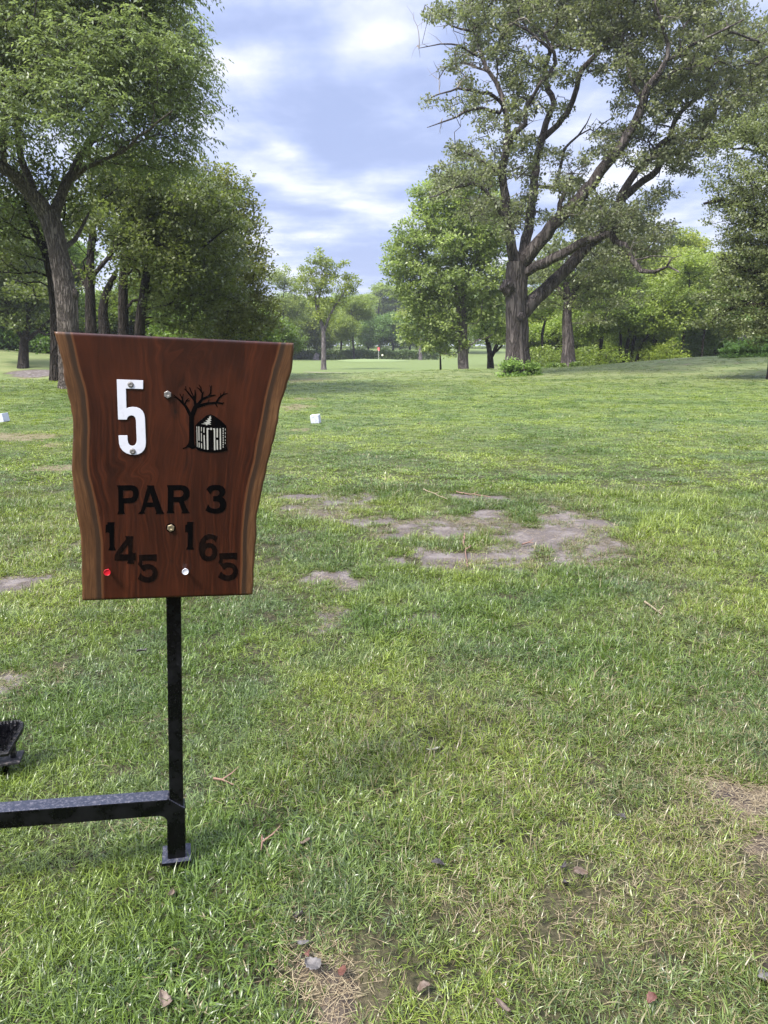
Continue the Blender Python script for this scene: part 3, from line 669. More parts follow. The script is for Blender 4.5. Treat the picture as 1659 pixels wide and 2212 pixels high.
tree_st = [[(1070, 860, 62), (1069, 700, 56), (1068, 560, 56), (1070, 480, 60)],
 [(1080, 490, 56), (1115, 400, 50), (1140, 365, 40)], [(1052, 490, 40), (1000, 390, 32), (945, 330, 26), (880, 275, 16), (850, 245, 7)], [(890, 285, 10), (848, 272, 5)],
 [(968, 352, 20), (955, 290, 16), (925, 235, 8)], [(958, 295, 14), (967, 233, 7)], [(985, 370, 18), (1005, 318, 14), (1032, 290, 8)], [(1008, 325, 10), (1045, 315, 6)],
 [(1120, 380, 34), (1108, 315, 28), (1060, 260, 22), (1015, 205, 16), (982, 172, 8)], [(1005, 195, 12), (995, 140, 6)], [(1110, 320, 24), (1116, 240, 20), (1110, 185, 8)],
 [(1105, 290, 16), (1068, 215, 14), (1040, 152, 7)], [(1060, 190, 8), (1052, 160, 5)], [(1140, 372, 34), (1200, 300, 28), (1280, 262, 22), (1362, 248, 8)],
 [(1195, 305, 20), (1203, 225, 18), (1160, 170, 14), (1133, 155, 7)], [(1190, 205, 16), (1182, 155, 14), (1158, 122, 7)], [(1205, 245, 12), (1220, 203, 6)],
 [(1278, 264, 20), (1304, 222, 16), (1306, 160, 14), (1316, 132, 7)], [(1304, 155, 10), (1290, 132, 6)],
 [(1140, 388, 40), (1250, 355, 30), (1370, 342, 24), (1445, 350, 14), (1466, 342, 8)], [(1375, 338, 24), (1410, 280, 20), (1460, 240, 14), (1512, 226, 6)], [(1425, 265, 10), (1425, 225, 5)], [(1460, 240, 10), (1470, 205, 5)],
 [(1362, 350, 18), (1385, 395, 10)], [(1268, 345, 14), (1285, 303, 6)], [(1215, 368, 10), (1236, 390, 5)], [(1440, 352, 10), (1452, 370, 5)]]
pol = strokes(tree_st)
pol.append([np.array(n1c(*p)) for p in ((955, 900), (1000, 884), (1030, 840), (1042, 780), (1098, 780), (1105, 850), (1120, 885), (1110, 902), (1075, 910), (1040, 890), (985, 902), (975, 915))])
union('bare_tree_picture', pol, M_INK, YF-.0009, board)
cab = glyph('cabin_picture', [(1115, 620), (1160, 575), (1250, 500), (1300, 485), (1350, 503), (1440, 570), (1495, 625), (1496, 870), (1512, 925), (1450, 940), (1350, 952), (1250, 947), (1150, 927), (1116, 890)], [], f=n1c, y0=.0014)
m, t, out = mat('cream_paint'); M_CRM = m; pbr(t, out, (.28, .275, .24), .6)
V = []; Fs = []
def bar_(x, y0, y1, w_, lean=0):
    w_ *= .86; P = [(x-w_/2, y0+3), (x, y0), (x+w_/2, y0+4), (x+w_/2+lean, y1-3), (x+lean, y1), (x-w_/2+lean, y1-4)]
    b = len(V); 
    for p in P: q = n1c(*p); V.append((q[0], YF-.0019, q[1]))
    Fs.append(tuple(range(b+5, b-1, -1)))
for q in ((1134, 632, 885, 9, 5), (1159, 632, 808, 13, 2), (1161, 828, 893, 13, 2), (1190, 640, 695, 11), (1190, 712, 818, 11, 1), (1191, 838, 905, 13, 2), (1221, 643, 712, 13), (1223, 738, 915, 16, 5), (1263, 652, 920, 22, 3), (1280, 652, 672, 16), (1309, 648, 678, 22),
          (1338, 655, 672, 16), (1350, 655, 925, 20, 3), (1384, 655, 770, 20), (1384, 798, 920, 20, 2), (1421, 655, 915, 18, 3), (1483, 655, 685, 6), (1483, 700, 730, 6), (1483, 745, 775, 6), (1483, 790, 815, 6), (1482, 825, 850, 6)): bar_(*q)
for k in range(9): bar_(1457, 650+k*28, 672+k*28, 12)
for P in ([(1310, 500), (1300, 520), (1314, 530), (1297, 545), (1314, 560), (1290, 572), (1310, 588), (1285, 594), (1312, 612), (1268, 606), (1256, 622), (1240, 606), (1182, 602), (1246, 594), (1216, 582), (1262, 578), (1240, 558), (1276, 556), (1262, 536), (1288, 534), (1284, 516)],):
    b = len(V)
    for p in P: q = n1c(*p); V.append((q[0], YF-.0019, q[1]))
    tri = mgeo.tessellate_polygon([[Vector((V[b+i][0], V[b+i][2], 0)) for i in range(len(P))]])
    Fs += [tuple(b+i for i in f) for f in tri]
me = bm_mesh('cabin_paint', V, Fs, M_CRM); sol = child('pale_planks', me, board)
md = sol.modifiers.new('thick', 'SOLIDIFY'); md.thickness = .0003; md.offset = 0
# ---- enamel plate numeral
m, t, out = mat('white_enamel'); M_WHT = m
oc = t.node('ShaderNodeTexCoord').outputs['Object']
c = t.mix(t.smooth(t.noise(oc, 24, 4, .7), .55, .8), (.50, .51, .56), (.40, .40, .44))
pbr(t, out, c, .32, .4, bump=t.noise(oc, 60, 2, .5), bstr=.05, bdist=.003)
five_p = [(152, 55), (477, 68), (475, 175), (265, 168), (272, 412), (300, 399), (345, 393), (395, 397), (437, 414), (470, 444), (490, 485), (498, 530), (510, 830), (505, 880), (488, 921), (460, 952), (425, 972), (375, 981), (320, 978), (268, 961), (225, 930), (195, 890), (180, 840), (174, 743), (283, 742), (286, 800), (294, 835), (312, 861), (340, 872), (368, 866), (388, 843), (397, 805), (388, 560), (380, 525), (358, 503), (330, 497), (300, 507), (282, 528), (277, 549), (169, 549)]
numeral = child('number_plate', prism('number_plate', [n1c(*p) for p in five_p], [], YF-.0030, YF-.0012, M_WHT, bevel=.0006), sign)
m, t, out = mat('zinc'); M_ZN = m
oc = t.node('ShaderNodeTexCoord').outputs['Object']
pbr(t, out, t.mix(t.noise(oc, 300, 3, .7), (.13, .125, .12), (.28, .265, .25)), .5, .5, metal=.75, bump=t.noise(oc, 400, 2, .6), bstr=.5, bdist=.001)
m, t, out = mat('brassy_zinc'); M_BR = m
pbr(t, out, t.mix(t.noise(t.node('ShaderNodeTexCoord').outputs['Object'], 300, 3, .7), (.17, .14, .085), (.32, .27, .18)), .45, .5, metal=.75)
def disc(name, cx, cz, y0, prof, m, parent, sides=20, rot=0.):
    """lathe about local Y: prof = [(radius, y offset towards viewer)]"""
    V = []; Fs = []
    for (r_, dy) in prof:
        for k in range(sides):
            a = k/sides*2*math.pi+rot; V.append((cx+r_*math.cos(a), y0-dy, cz+r_*math.sin(a)))
    for i in range(len(prof)-1):
        for k in range(sides): Fs.append((i*sides+k, i*sides+(k+1) % sides, (i+1)*sides+(k+1) % sides, (i+1)*sides+k))
    Fs.append(tuple(range((len(prof)-1)*sides, len(prof)*sides)))
    me = bm_mesh(name, V, Fs, m); import bmesh
    b = bmesh.new(); b.from_mesh(me); bmesh.ops.recalc_face_normals(b, faces=b.faces); b.to_mesh(me); b.free()
    return child(name, me, parent)
for (cx, cy) in ((322, 118), (347, 937)):
    x_, z_ = n1c(cx, cy); disc('screw', x_, z_, YF-.003, [(.0070, -.0005), (.0074, .0008), (.0066, .0022), (.0040, .0030), (.0018, .0024), (.0005, .0024)], M_ZN, numeral, 14)
x_, z_ = n1c(776, 242); disc('bolt', x_, z_, YF, [(.0092, 0), (.0098, .0008), (.0098, .0055), (.0086, .0068), (.004, .0068), (.003, .0062), (.0005, .0062)], M_ZN, sign, 6, .5)
x_, z_ = n2(783, 557); disc('bolt', x_, z_, YF, [(.0092, 0), (.0098, .0008), (.0098, .0055), (.0086, .0068), (.004, .0068), (.003, .0062), (.0005, .0062)], M_BR, sign, 6, .35)
disc('bolt_dark_disc', x_, z_, YF, [(.0125, -.0004), (.0125, .0004)], M_INK, board, 24)  # flat black disc round the lower bolt, no hollow cut
M_RED = simple('red_plastic', (.42, .008, .018), .35); M_WPL = simple('white_plastic', (.52, .52, .56), .35)
prf = [(.0030, 0), (.0030, .012), (.0042, .016), (.0078, .021), (.0086, .0225), (.0086, .0235), (.0076, .0240), (.0072, .0236), (.0068, .0228), (.0005, .0222)]
x_, z_ = L2(212.4+95*.2, 1028.6+1040*.2, YF-.023); o = disc('tee_peg', x_, z_, YF, prf, M_RED, sign); o['label'] = 'red peg beside the 145'
x_, z_ = L2(212.4+940*.2, 1028.6+1032*.2, YF-.023); o = disc('tee_peg', x_, z_, YF, prf, M_WPL, sign); o['label'] = 'white peg beside the 165'

# ---------------------------------------------------------------- shoe brush at the left edge
bp = GP(28, 1672); bz = .055
brush = thing('shoe_brush', 'black bristled golf shoe brush on a steel plate at the left edge', 'brush', (bp.x, bp.y, 0)); brush.rotation_euler = (0, 0, YAW)
M_RUST = None
m, t, out = mat('grimy_black'); M_GRIM = m
oc = t.node('ShaderNodeTexCoord').outputs['Object']
c = t.mix(t.smooth(t.noise(oc, 70, 4, .7), .5, .65), (.008, .008, .010), (.09, .075, .07))
pbr(t, out, c, .6, .4, bump=t.noise(oc, 90, 4, .7), bstr=.5, bdist=.004)
bx1 = .038                         # right end of the plate
V, Fb = box(-.30, bx1, -.045, .040, bz-.004, bz+.004)
child('base_plate', bm_mesh('base_plate', V, Fb, M_GRIM, bevel=.0015), brush)
for xx in (-.02, -.26):
    V, Fb = box(xx-.009, xx+.009, -.012, .006, -.16, bz-.0045); child('ground_spike', bm_mesh('ground_spike', V, Fb, M_BLK), brush)
# tilted block carrying the bristles: right end turned up
def tb(x, y, z):   # block frame: tilted towards the viewer, local
    a = R(38); return (x, y*math.cos(a)-z*math.sin(a)*-1*0 + -z*math.sin(a), y*math.sin(a)+z*math.cos(a)+bz+.062)
Vb = [tb(x, y, z) for (x, y) in ((-.30, -.052), (.005, -.052), (.045, .040), (.045, .062), (.030, .074), (-.30, .074)) for z in (0, .022)]
n_ = 6; Fb = [tuple(2*i for i in range(n_))[::-1], tuple(2*i+1 for i in range(n_))] + [(2*i, 2*((i+1) % n_), 2*((i+1) % n_)+1, 2*i+1) for i in range(n_)]
child('brush_block', bm_mesh('brush_block', Vb, Fb, M_GRIM, bevel=.002), brush)
V, Fb = box(.000, .018, -.006, .012, bz+.0045, bz+.058); child('bracket', bm_mesh('bracket', V, Fb, M_GRIM), brush)
V2, Fb2 = box(-.27, -.25, -.006, .012, bz+.0045, bz+.058); child('bracket', bm_mesh('bracket', V2, Fb2, M_GRIM), brush)
rb = np.random.RandomState(3); V = []; Fq = []; Ft = []
for i in range(3400):
    x = rb.uniform(-.29, .030); y = rb.uniform(-.035, .062)
    if x > .0+(y+.035)*.33: continue
    x = round(x/.012)*.012+rb.normal(0, .002); y = round(y/.012)*.012+rb.normal(0, .002)
    L = rb.uniform(.030, .046); dx, dy = rb.normal(.004+max(0, x)*.3, .006), rb.normal(.0, .006)
    wv_ = .0011; b = len(V); an = rb.rand()*3.14; ca, sa = math.cos(an)*wv_, math.sin(an)*wv_
    for f, k in ((0, 1.), (.55, .9)):
        V += [tb(x+dx*f-ca*k, y+dy*f-sa*k, .021+L*f), tb(x+dx*f+ca*k, y+dy*f+sa*k, .021+L*f)]
    V.append(tb(x+dx*1.5, y+dy*1.5, .021+L)); Fq.append([b, b+1, b+3, b+2]); Ft.append([b+2, b+3, b+4])
M_BRI = simple('black_bristle', (.012, .012, .017), .3, spec=.6)
child('bristles', mesh_np('bristles', V, [np.array(Fq), np.array(Ft)], [M_BRI]), brush)
# ---------------------------------------------------------------- trees
def catmull(P, Rr, step):
    P = np.array(P, float); Rr = np.interp(np.linspace(0, 1, len(P)), np.linspace(0, 1, len(Rr)), Rr); out = []; ro = []
    for i in range(len(P)-1):
        p0 = P[max(i-1, 0)]; p1 = P[i]; p2 = P[i+1]; p3 = P[min(i+2, len(P)-1)]
        n = max(1, int(np.linalg.norm(p2-p1)/step))
        for k in range(n):
            f = k/n; out.append(.5*((2*p1)+(-p0+p2)*f+(2*p0-5*p1+4*p2-p3)*f*f+(-p0+3*p1-3*p2+p3)*f**3)); ro.append(Rr[i]*(1-f)+Rr[i+1]*f)
    out.append(P[-1]); ro.append(Rr[-1]); return np.array(out), np.array(ro)
class Skel:
    def __init__(s): s.P = []; s.par = []; s.pl = []; s.rm = []; s.chains = []; s.lim = []
    def limb(s, pts, rad, step=.45, attach=True, wob=.0, rng=None):
        P, Rr = catmull(pts, rad, step)
        if wob and rng is not None:
            P[1:-1] += rng.normal(0, wob, (len(P)-2, 3))
        ch = []; par = -1; pl = 0.
        if s.P and attach:
            A = np.array(s.P); dd = np.linalg.norm(A-P[0], axis=1); par = int(dd.argmin()); ch = [par]; pl = s.pl[par]+dd[par]
            if dd[par] < .05: P = P[1:]; Rr = Rr[1:]
        for p, r_ in zip(P, Rr):
            i = len(s.P); s.P.append(p); s.par.append(par); s.rm.append(r_)
            pl = pl + (np.linalg.norm(p-s.P[par]) if par >= 0 else 0); s.pl.append(pl); par = i; ch.append(i)
        s.chains.append(ch); s.lim.append(True); return ch
    def grow(s, A, rng, step=.5, w=.35, up=.12, gn=.10, minz=None, maxlen=1e9):
        A = np.array(A, float); n = len(s.P); cap = n+len(A)*14+50
        P = np.zeros((cap, 3)); P[:n] = s.P; PL = np.zeros(cap); PL[:n] = s.pl
        ok = np.zeros(cap, bool); ok[:n] = True
        if minz is not None: ok[:n] = P[:n, 2] > minz
        B = P[:n][ok[:n]]
        d0 = np.array([np.min(np.linalg.norm(B-a, axis=1)) for a in A])
        tips = []
        for ai in np.argsort(d0):
            a = A[ai]; D = P[:n]-a; d = np.sqrt((D*D).sum(1)); cost = d + w*PL[:n] + .9*np.maximum(0, D[:, 2]) + 100*(~ok[:n])
            j = int(cost.argmin()); dist = d[j]
            if dist < .12: continue
            k = max(2, min(12, int(round(dist/step)))); p0 = P[j]
            pj = s.par[j]; dr0 = (P[j]-P[pj]) if pj >= 0 else np.array([0, 0, 1.]); dr0 = dr0/(np.linalg.norm(dr0)+1e-9)
            c = p0 + dr0*dist*.30 + (a-p0)*.18 + np.array([0, 0, up*dist]) + rng.normal(0, .05*dist, 3)
            ch = [j]; par = j; pl = PL[j]
            for q in range(1, k+1):
                f = q/k; p = p0*(1-f)**2 + c*2*f*(1-f) + a*f*f
                if q < k: p = p + rng.normal(0, gn*min(dist, 1.5)/k*1.6, 3)
                P[n] = p; ok[n] = True; pl += np.linalg.norm(p-P[par]); PL[n] = pl; s.par.append(par); s.rm.append(0.); s.P.append(p); s.pl.append(pl); ch.append(n); par = n; n += 1
            s.chains.append(ch); s.lim.append(False); tips.append((a, P[n-1]-P[n-2]))
        return tips
    def radii(s, tip=.010, e=2.3):
        n = len(s.P); child = np.zeros(n); R_ = np.zeros(n)
        for i in range(n-1, -1, -1):
            v = child[i] if child[i] > 0 else tip**e
            R_[i] = v; 
            if s.par[i] >= 0: child[s.par[i]] += v
        s.R = np.maximum(R_**(1/e), np.array(s.rm))
        lim = np.array(s.rm) > 0; s.R[lim] = np.maximum(np.array(s.rm)[lim], np.minimum(s.R[lim], np.array(s.rm)[lim]*1.35))
        return s.R
    def tubes(s, base, minr=0., rough=.0, rng=None, big=20, pick=None):
        V = []; Fq = []; nv = 0; P = np.array(s.P)
        for ci, ch in enumerate(s.chains):
            if pick is not None and not pick(ci): continue
            r_ = s.R[ch].copy(); 
            if len(ch) < 2: continue
            if not s.lim[ci] or ci > 0:
                if s.par[ch[1]] == ch[0]: r_[0] = min(r_[0], r_[1]*1.15)
            if r_.max() < minr: continue
            p = P[ch]; tg = np.gradient(p, axis=0); tg /= np.linalg.norm(tg, axis=1)[:, None]+1e-9
            md = p[-1]-p[0]; md /= np.linalg.norm(md)+1e-9
            ref = np.array([1, 0, 0.]) if abs(md[0]) < .75 else np.array([0, 1., 0])
            a = np.cross(tg, ref); a /= np.linalg.norm(a, axis=1)[:, None]+1e-9; b = np.cross(tg, a)
            rm = r_.max(); k = big if rm > .22 else 12 if rm > .1 else 7 if rm > .04 else 4 if rm > .015 else 3
            th = np.linspace(0, 2*math.pi, k, endpoint=False)
            rr3 = r_[:, None]*np.ones(k)
            if rough and rng is not None and rm > .05:
                rr3 = rr3*(1+rng.normal(0, rough, rr3.shape)+ .05*np.sin(th*3+ci)[None, :])
            ring = p[:, None]+(a[:, None]*np.cos(th)[None, :, None]+b[:, None]*np.sin(th)[None, :, None])*rr3[:, :, None]
            m_ = len(ch); V.append(ring.reshape(-1, 3)); ix = np.arange(m_*k).reshape(m_, k)+nv
            i2 = np.roll(ix, -1, 1); Fq.append(np.stack([ix[:-1], i2[:-1], i2[1:], ix[1:]], -1).reshape(-1, 4)); nv += m_*k
        return np.concatenate(V)-np.array(base), np.concatenate(Fq)
def leaf_quads(C, A, N, L, Wd, fold=.12):
    A = A/(np.linalg.norm(A, axis=1)[:, None]+1e-9); S = np.cross(N, A); S /= np.linalg.norm(S, axis=1)[:, None]+1e-9; N2 = np.cross(A, S)
    L = L[:, None]; Wd = Wd[:, None]
    v0 = C; v1 = C+A*L*.45+S*Wd*.5+N2*Wd*fold; v2 = C+A*L; v3 = C+A*L*.45-S*Wd*.5+N2*Wd*fold
    V = np.stack([v0, v1, v2, v3], 1).reshape(-1, 3); F_ = np.arange(len(V)).reshape(-1, 4); return V, F_
def cluster_leaves(tips, n_per, spread, size, rng, base, flat=.6, aspect=.55, bright=None, dens=None):
    T = np.array([q[0] for q in tips]); D = np.array([q[1] for q in tips]); D /= np.linalg.norm(D, axis=1)[:, None]+1e-9
    n = len(T); cnt = rng.poisson(n_per, n); 
    if dens is not None: cnt = (cnt*dens).astype(int)
    ii = np.repeat(np.arange(n), cnt); m_ = len(ii)
    off = rng.normal(0, 1, (m_, 3)); off /= np.linalg.norm(off, axis=1)[:, None]; off *= (rng.rand(m_)**.5)[:, None]*spread
    off[:, 2] *= flat
    C = T[ii]+off-D[ii]*(rng.rand(m_)*spread*.9)[:, None]
    A = off/spread+rng.normal(0, .6, (m_, 3)); N = rng.normal(0, .55, (m_, 3))+np.array([0, 0, 1.]); 
    L = size*rng.uniform(.65, 1.3, m_)
    V, F_ = leaf_quads(C-np.array(base), A, N, L, L*aspect)
    cv = rng.rand(n)[ii]; v = np.clip(.62*cv+.36*rng.rand(m_)+.01, 0, 1)
    return V, F_, v
def compound_leaves(tips, n_per, spread, size, rng, base, nl=4):
    """feathery compound leaves: arching stalks carrying pairs of leaflets"""
    T = np.array([q[0] for q in tips]); D = np.array([q[1] for q in tips]); D /= np.linalg.norm(D, axis=1)[:, None]+1e-9
    n = len(T); cnt = rng.poisson(n_per, n); ii = np.repeat(np.arange(n), cnt); m_ = len(ii)
    off = rng.normal(0, 1, (m_, 3)); off /= np.linalg.norm(off, axis=1)[:, None]; off *= (rng.rand(m_)**.6)[:, None]*spread; off[:, 2] *= .6
    C = T[ii]+off*.8-D[ii]*(rng.rand(m_)*spread)[:, None]
    A = off/spread+D[ii]*.5+rng.normal(0, .35, (m_, 3)); A[:, 2] *= .5; A /= np.linalg.norm(A, axis=1)[:, None]
    RL = size*3.4*rng.uniform(.7, 1.2, m_); Vs = []; vv = []; cv = rng.rand(n)[ii]
    up = np.array([0, 0, 1.])
    for k in range(nl):
        f = (k+.6)/nl; pos_ = C+A*(RL*f)[:, None]-up*(RL*f*f*.55)[:, None]; tdir = A-up*(1.1*f)
        side = np.cross(tdir, up+rng.normal(0, .25, (m_, 3))); side /= np.linalg.norm(side, axis=1)[:, None]+1e-9
        for sg in (-1, 1) if k < nl-1 else (0,):
            a = tdir*.75+side*sg*1.0-up*.25+rng.normal(0, .15, (m_, 3)); N = up+side*sg*.4+rng.normal(0, .35, (m_, 3))
            L = size*rng.uniform(.75, 1.2, m_)*(1.15-.25*abs(f-.5)); V, _ = leaf_quads(pos_-np.array(base), a, N, L, L*.42); Vs.append(V); vv.append(np.clip(.60*cv+.38*rng.rand(m_)+.01, 0, 1))
    V = np.concatenate(Vs); return V, np.arange(len(V)).reshape(-1, 4), np.concatenate(vv)
def blob_pts(blobs, dens, rng, d0, f=None, shell=.45, dz=None, zmin=None):
    """blobs: (px, py, rx, ry[, d]) read in the photo, given a real distance and depth"""
    out = []
    for bq in blobs:
        px, py, rx, ry = bq[:4]; d = bq[4] if len(bq) > 4 else d0
        if f: 
            x0_, y0_ = f(px, py); k = f(1, 0)[0]-f(0, 0)[0]; px, py, rx, ry = x0_, y0_, rx*k, ry*k
        c = W(px, py, d); sc = d/F/math.cos(PITCH)*1.02; ax, az = rx*sc, ry*sc; ay = dz if dz else (ax+az)/2*1.15
        vol = 4/3*math.pi*ax*ay*az; n = max(3, int(vol*dens))
        u = rng.normal(0, 1, (n, 3)); u /= np.linalg.norm(u, axis=1)[:, None]; u *= (rng.rand(n)**shell)[:, None]
        p = np.array(c)+u*np.array([ax, ay, az]); out.append(p)
    out = np.concatenate(out)
    if zmin is not None: out = out[out[:, 2] > zmin]
    return out
def thin(P, r_, rng):
    """drop points nearer than r_ to a kept one (grid based)"""
    P = P[rng.permutation(len(P))]; seen = {}; keep = []
    for i, p in enumerate(P):
        k = tuple((p/r_).astype(int)); bad = False
        for dx in (-1, 0, 1):
            for dy in (-1, 0, 1):
                for dz_ in (-1, 0, 1):
                    for j in seen.get((k[0]+dx, k[1]+dy, k[2]+dz_), ()):
                        if np.sum((P[j]-p)**2) < r_*r_: bad = True; break
                    if bad: break
                if bad: break
            if bad: break
        if not bad: seen.setdefault(k, []).append(i); keep.append(i)
    return P[keep]
def flare(pts, rad, h=.5, k=1.35):
    """widen the foot of a trunk"""
    p0 = np.array(pts[0]); p1 = np.array(pts[1]); L = np.linalg.norm(p1-p0); f1 = min(.3, .25/L); f2 = min(.6, .8/L)
    return [tuple(p0-np.array([0, 0, .3])), tuple(p0), tuple(p0+(p1-p0)*f1), tuple(p0+(p1-p0)*f2)]+[tuple(p) for p in pts[1:]], [rad[0]*k*1.15, rad[0]*k, rad[0]*(1+(k-1)*.45), rad[0]*1.03]+list(rad[1:])
def build_tree(name, label, base, sk, tips, rng, leafm, barkm, lv, cat='tree', group=None, tint=(1, 1, 1), minr=.006, rough=.02, tip=.010, big=20, extra_bark=None):
    t_ = thing(name, label, cat, tuple(base), group); sk.radii(tip)
    V, Fq = sk.tubes(base, minr, rough, rng, big)
    tr_ = link('trunk', mesh_np('trunk', V, [Fq], [barkm], True), t_)
    V, F_, v = lv; me = mesh_np('crown', V, [F_], [leafm]); fattr(me, 'v', v)
    cr = link('crown', me, t_); cr.color = (*tint, 1)
    return t_, tr_, cr

# ---- 1. the big ash at the left
rng = np.random.RandomState(1); D = 22.
a1 = lambda cx, cy: (cx*.4, cy*.4)
def A_(cx, cy, d=D): return tuple(W(cx*.4, cy*.4, d))
sk = Skel(); b0 = G(150, D)
gpt = (A_(372, 1900)[0], D, Hs(A_(372, 1900)[0], D))
pts = [gpt, A_(372, 1900), A_(366, 1750), A_(358, 1620), A_(335, 1480), A_(308, 1330), A_(285, 1230), A_(262, 1170)]
pts, rad = flare(pts, [.31, .295, .29, .30, .27, .26, .27, .27]); sk.limb(pts, rad, .25)
sk.limb([A_(262, 1180), A_(200, 1085, 21.8), A_(135, 1000, 21.5), A_(60, 930, 21.2), A_(-20, 880, 21), A_(-130, 780, 20.6), A_(-220, 600, 20.4), A_(-300, 350, 20.3)], [.23, .22, .19, .17, .16, .13, .09, .05], .3, wob=.015, rng=rng)
sk.limb([A_(285, 1200), A_(310, 1120, 22.2), A_(345, 1030, 22.4), A_(395, 930, 22.6), A_(432, 850, 22.8), A_(490, 775, 23), A_(560, 650, 23.3), A_(640, 480, 23.6), A_(720, 250, 23.8), A_(760, 20, 24)], [.17, .15, .135, .125, .115, .10, .085, .07, .05, .03], .3, wob=.015, rng=rng)
sk.limb([A_(190, 1075), A_(150, 950, 22.5), A_(110, 830, 22.8), A_(90, 650, 23), A_(110, 400, 23.2), A_(160, 100, 23.4)], [.13, .11, .09, .08, .06, .04], .3, wob=.02, rng=rng)
sk.limb([A_(405, 960), A_(470, 905, 22), A_(560, 860, 21.6), A_(660, 820, 21.2), A_(800, 700, 20.8), A_(930, 600, 20.4)], [.07, .06, .05, .045, .035, .02], .3, wob=.02, rng=rng)
sk.limb([A_(340, 1340), A_(400, 1300, 22.6), A_(440, 1230, 23.2), A_(480, 1150, 23.8)], [.08, .065, .05, .03], .3)
sk.limb([A_(20, 940, 21.1), A_(15, 700, 21), A_(20, 500, 20.9), A_(10, 250, 20.8)], [.09, .075, .06, .04], .3, wob=.02, rng=rng)
bl_ = [(60, 130, 260, 220, 21), (330, 60, 260, 200, 22), (330, 300, 230, 220, 20.5), (620, 60, 260, 200, 23), (830, 120, 220, 180, 23), (960, 60, 130, 110, 22.5), (1040, 230, 120, 120, 22), (150, 560, 260, 200, 20), (430, 560, 200, 170, 19.8),
       (700, 380, 300, 260, 21.5), (950, 420, 220, 200, 22.5), (1060, 560, 150, 110, 22.5), (1130, 640, 110, 50, 22), (980, 740, 150, 110, 22.5), (720, 700, 240, 150, 22.5), (560, 760, 120, 110, 22), (250, 720, 170, 90, 20.5), (40, 760, 80, 120, 21), (1100, 330, 90, 60, 22), (850, 860, 170, 80, 23), (620, 900, 120, 60, 24),
       (1000, 820, 120, 90, 23), (900, 940, 130, 70, 24), (400, 880, 60, 50, 24), (760, 860, 160, 90, 24), (-200, 300, 260, 400, 21), (-400, 500, 220, 300, 22), (200, -250, 400, 260, 22), (700, -230, 350, 240, 23), (-150, -150, 250, 250, 22), (300, 300, 300, 300, 25.5), (750, 250, 300, 300, 26), (500, -500, 350, 200, 23)]
at = thin(blob_pts(bl_, 16, rng, D, a1), .31, rng); print('ash attractors', len(at))
tips = sk.grow(at, rng, step=.45, w=.30, up=.10, gn=.12, minz=W(0, 470, D).z)
lv = compound_leaves(tips, 10, .36, .112, rng, gpt)
ash, tr_, cr = build_tree('ash_tree', 'big feathery leaved ash with a forked pale grey trunk behind the sign at left', gpt, sk, tips, rng, M_ASH, M_BARK_ASH, lv, minr=.006, rough=.012, tip=.007)
# burls where limbs were lost
def burl(parent, base, c, r_, seed, m, squash=(1, .7, 1)):
    q = np.random.RandomState(seed); import bmesh
    b = bmesh.new(); bmesh.ops.create_icosphere(b, subdivisions=3, radius=1)
    ph = q.rand(3)*6
    for v in b.verts:
        k = 1+.18*math.sin(v.co.x*4+ph[0])*math.sin(v.co.z*5+ph[1])+.12*math.sin(v.co.y*9+ph[2]+v.co.z*7)
        if v.co.y < -.6 and abs(v.co.x) < .45: k *= .72
        v.co = Vector((v.co.x*squash[0], v.co.y*squash[1], v.co.z*squash[2]))*(k*r_)+Vector(c)-Vector(base)
    me = bpy.data.meshes.new('burl'); b.to_mesh(me); b.free(); me.materials.append(m)
    me.polygons.foreach_set('use_smooth', [True]*len(me.polygons)); return link('burl', me, parent)
burl(ash, gpt, A_(388, 1590, 21.95), .17, 1, M_BARK_ASH, (1.1, .8, 1.35)); burl(ash, gpt, A_(292, 1135, 21.85), .06, 2, M_BARK_ASH)

# ---- generic traced tree
def traced(name, label, px, d, trunk, blobs, leafm, barkm, seed, r0=.25, dens=2.2, spacing=.6, n_per=50, spread=.6, lsize=.16, tint=(1, 1, 1), limbs=(), group=None, cat='tree', minr=.01, aspect=.6, zlow=None, tip=.012, dz=None, wgt=.35):
    rng = np.random.RandomState(seed); base = G(px, d); sk = Skel()
    pts = [tuple(base)]+[tuple(W(x, y, d)) for x, y in trunk]; n = len(pts)
    rad = [r0*(1-.62*i/(n-1)) for i in range(n)]
    p2, r2 = flare(pts, rad, k=1.3); sk.limb(p2, r2, .5, wob=.0)
    for lb in limbs:
        rr0 = lb[0]; sk.limb([tuple(W(*((q[0], q[1], q[2]) if len(q) > 2 else (q[0], q[1], d)))) for q in lb[1:]], np.linspace(rr0, rr0*.35, len(lb)-1), .5, wob=.03, rng=rng)
    at = thin(blob_pts(blobs, dens*3.2, rng, d, dz=dz), spacing*.68, rng); print(name, px, len(at))
    zl = zlow if zlow is not None else W(px, trunk[0][1], d).z
    tips = sk.grow(at, rng, step=max(.5, spacing*.8), w=wgt, up=.10, gn=.14, minz=min(zl, base.z+2.2))
    lv = cluster_leaves(tips, n_per*.9, spread*.80, lsize*1.08, rng, base, aspect=aspect, flat=.5)
    return build_tree(name, label, base, sk, tips, rng, leafm, barkm, lv, cat, group, tint, minr=minr, tip=tip, big=14)

